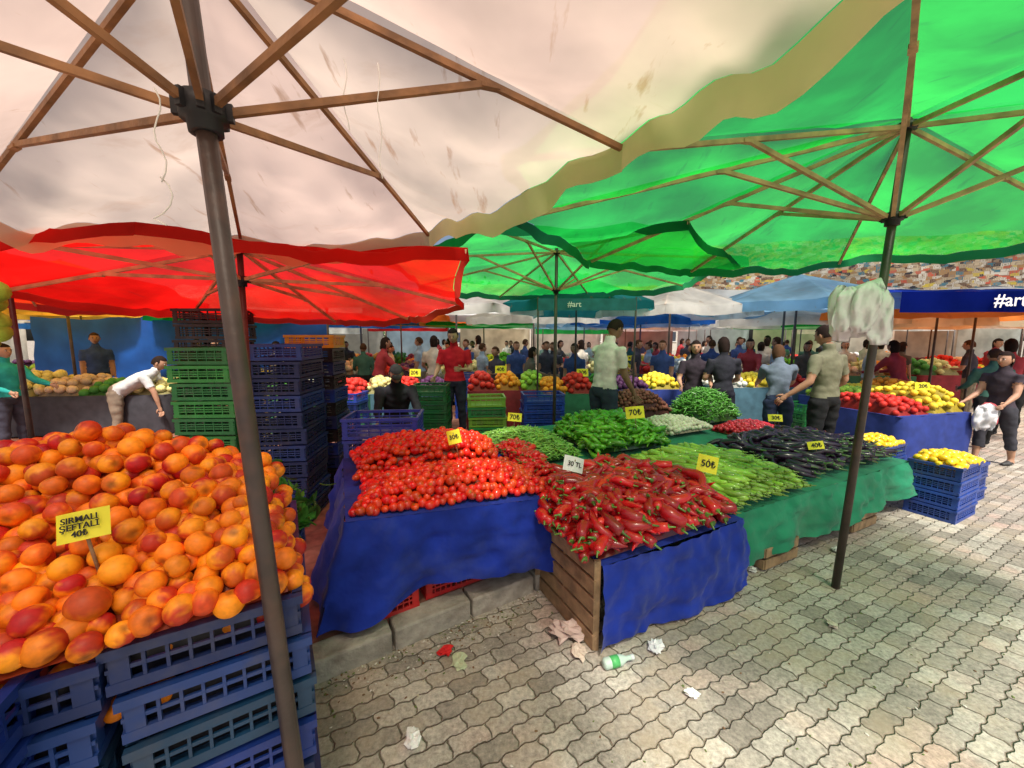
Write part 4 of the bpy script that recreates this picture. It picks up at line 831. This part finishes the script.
for k in range(5): mb.add(*loft([(2.24,2.40,2.06),(2.05+.04*k,2.35,1.99)],[.006,.018],(1,0,0),6),(.85,.8,.82))
mb.obj('plastic_bag_bundle',M_bag)
mb=MB();bag(mb,(6.2,4.95,.85),.34,.12,9,(.75,.75,.78));bag(mb,(6.28,5.0,.85),.3,.10,12,(.6,.1,.12));mb.obj('shopping_bag',M_bag)
mb=MB()
def curve_tube(pts,r,col=(.75,.75,.7)): mb.add(*loft(pts,[r]*len(pts),(1,.3,0),6),col)
x0,y0=-.72,.84
curve_tube([(x0+.01*math.sin(i*1.1),y0,2.2-.02*i) for i in range(10)],.0016);curve_tube([(x0-.01+.022*math.sin(i*.8),y0+.004,2.02-.012*i+.012*math.cos(i*.8)) for i in range(9)],.0016)
curve_tube([(-.32+.004*math.sin(i),1.0,2.35-.02*i) for i in range(14)],.0011)
curve_tube([(-.40+.006*math.sin(i),1.0,2.36-.02*i) for i in range(9)],.0011)
mb.obj('hanging_string',M_vc)
mb=MB();gv=t_ball((.35,.5,.05))
for k in range(9):
    v,f,c=gv[0];mb.add(v*.045+np.array([-2.18+rng.normal()*.03,1.62+rng.normal()*.03,2.02-.06*k*.7]),f,c)
mb.obj('hanging_apple_net',M_matte)
# ------------------------------------------------------------------ litter
def crumple(x,y,z,s,col,seed,name='crumpled_paper',flat=.35):
    v,f=sphere(14,10);v=np.array([q*(1+.9*noise.noise(Vector(q)*2.3+Vector((seed,0,0)))+.4*noise.noise(Vector(q)*6+Vector((seed,0,0)))) for q in v])*(s,s*.7,s*flat);v=v@rotz(seed).T
    v[:,2]-=v[:,2].min();mb=MB();mb.add(v+np.array([x,y,z+.002]),f,col,0,False);mb.obj(name,M_vc)
crumple(.79,1.93,0,.045,(.8,.8,.8),1);crumple(-.42,1.44,0,.04,(.75,.75,.72),2);crumple(.86,1.65,0,.03,(.75,.75,.7),3);crumple(-.36,1.90,0,.04,(.6,.02,.02),4,'squashed_tomato');crumple(-.28,1.84,0,.05,(.5,.55,.35),5,'cabbage_leaf',.2)
crumple(.32,2.02,0,.09,(.55,.42,.36),6,'crumpled_bag',.4);crumple(.36,1.90,0,.05,(.6,.5,.4),8,'crumpled_bag',.3);crumple(1.75,2.65,0,.04,(.6,.6,.55),9);crumple(2.6,2.9,0,.04,(.6,.6,.55),10);crumple(1.9,2.1,0,.03,(.5,.45,.35),11)
mb=MB();
for k in range(900):
    x,y=rng.uniform(-.9,3.6),rng.uniform(1.2,3.6);s=rng.uniform(.003,.010)
    if rng.random()<.5: x,y=(K0+kd*rng.uniform(0,1.6)-kn*abs(rng.normal())*.12)
    v,f=sphere(5,4);mb.add(v*(s,s*.6,s*.25)@rotz(rng.uniform(0,6)).T+np.array([x,y,.003]),f,[(.4,.35,.25),(.13,.17,.05),(.6,.57,.5),(.18,.1,.05)][rng.integers(4)],0,False)
mb.obj('litter',M_vc)
mb=MB();p0=np.array((.47,1.80,.03));dv=np.array((.9,.25,0));dv/=np.linalg.norm(dv)
mb.add(*loft([p0,p0+dv*.01,p0+dv*.10,p0+dv*.135,p0+dv*.15,p0+dv*.165],[.018,.028,.028,.012,.012,.012],(0,0,1),14),(.55,.7,.6));mb.add(*loft([p0+dv*.04,p0+dv*.085],[.0287,.0287],(0,0,1),14),(.1,.5,.15));mb.add(*loft([p0+dv*.16,p0+dv*.178],[.0135,.0135],(0,0,1),10),(.75,.8,.78))
mb.obj('plastic_bottle',M_bag)
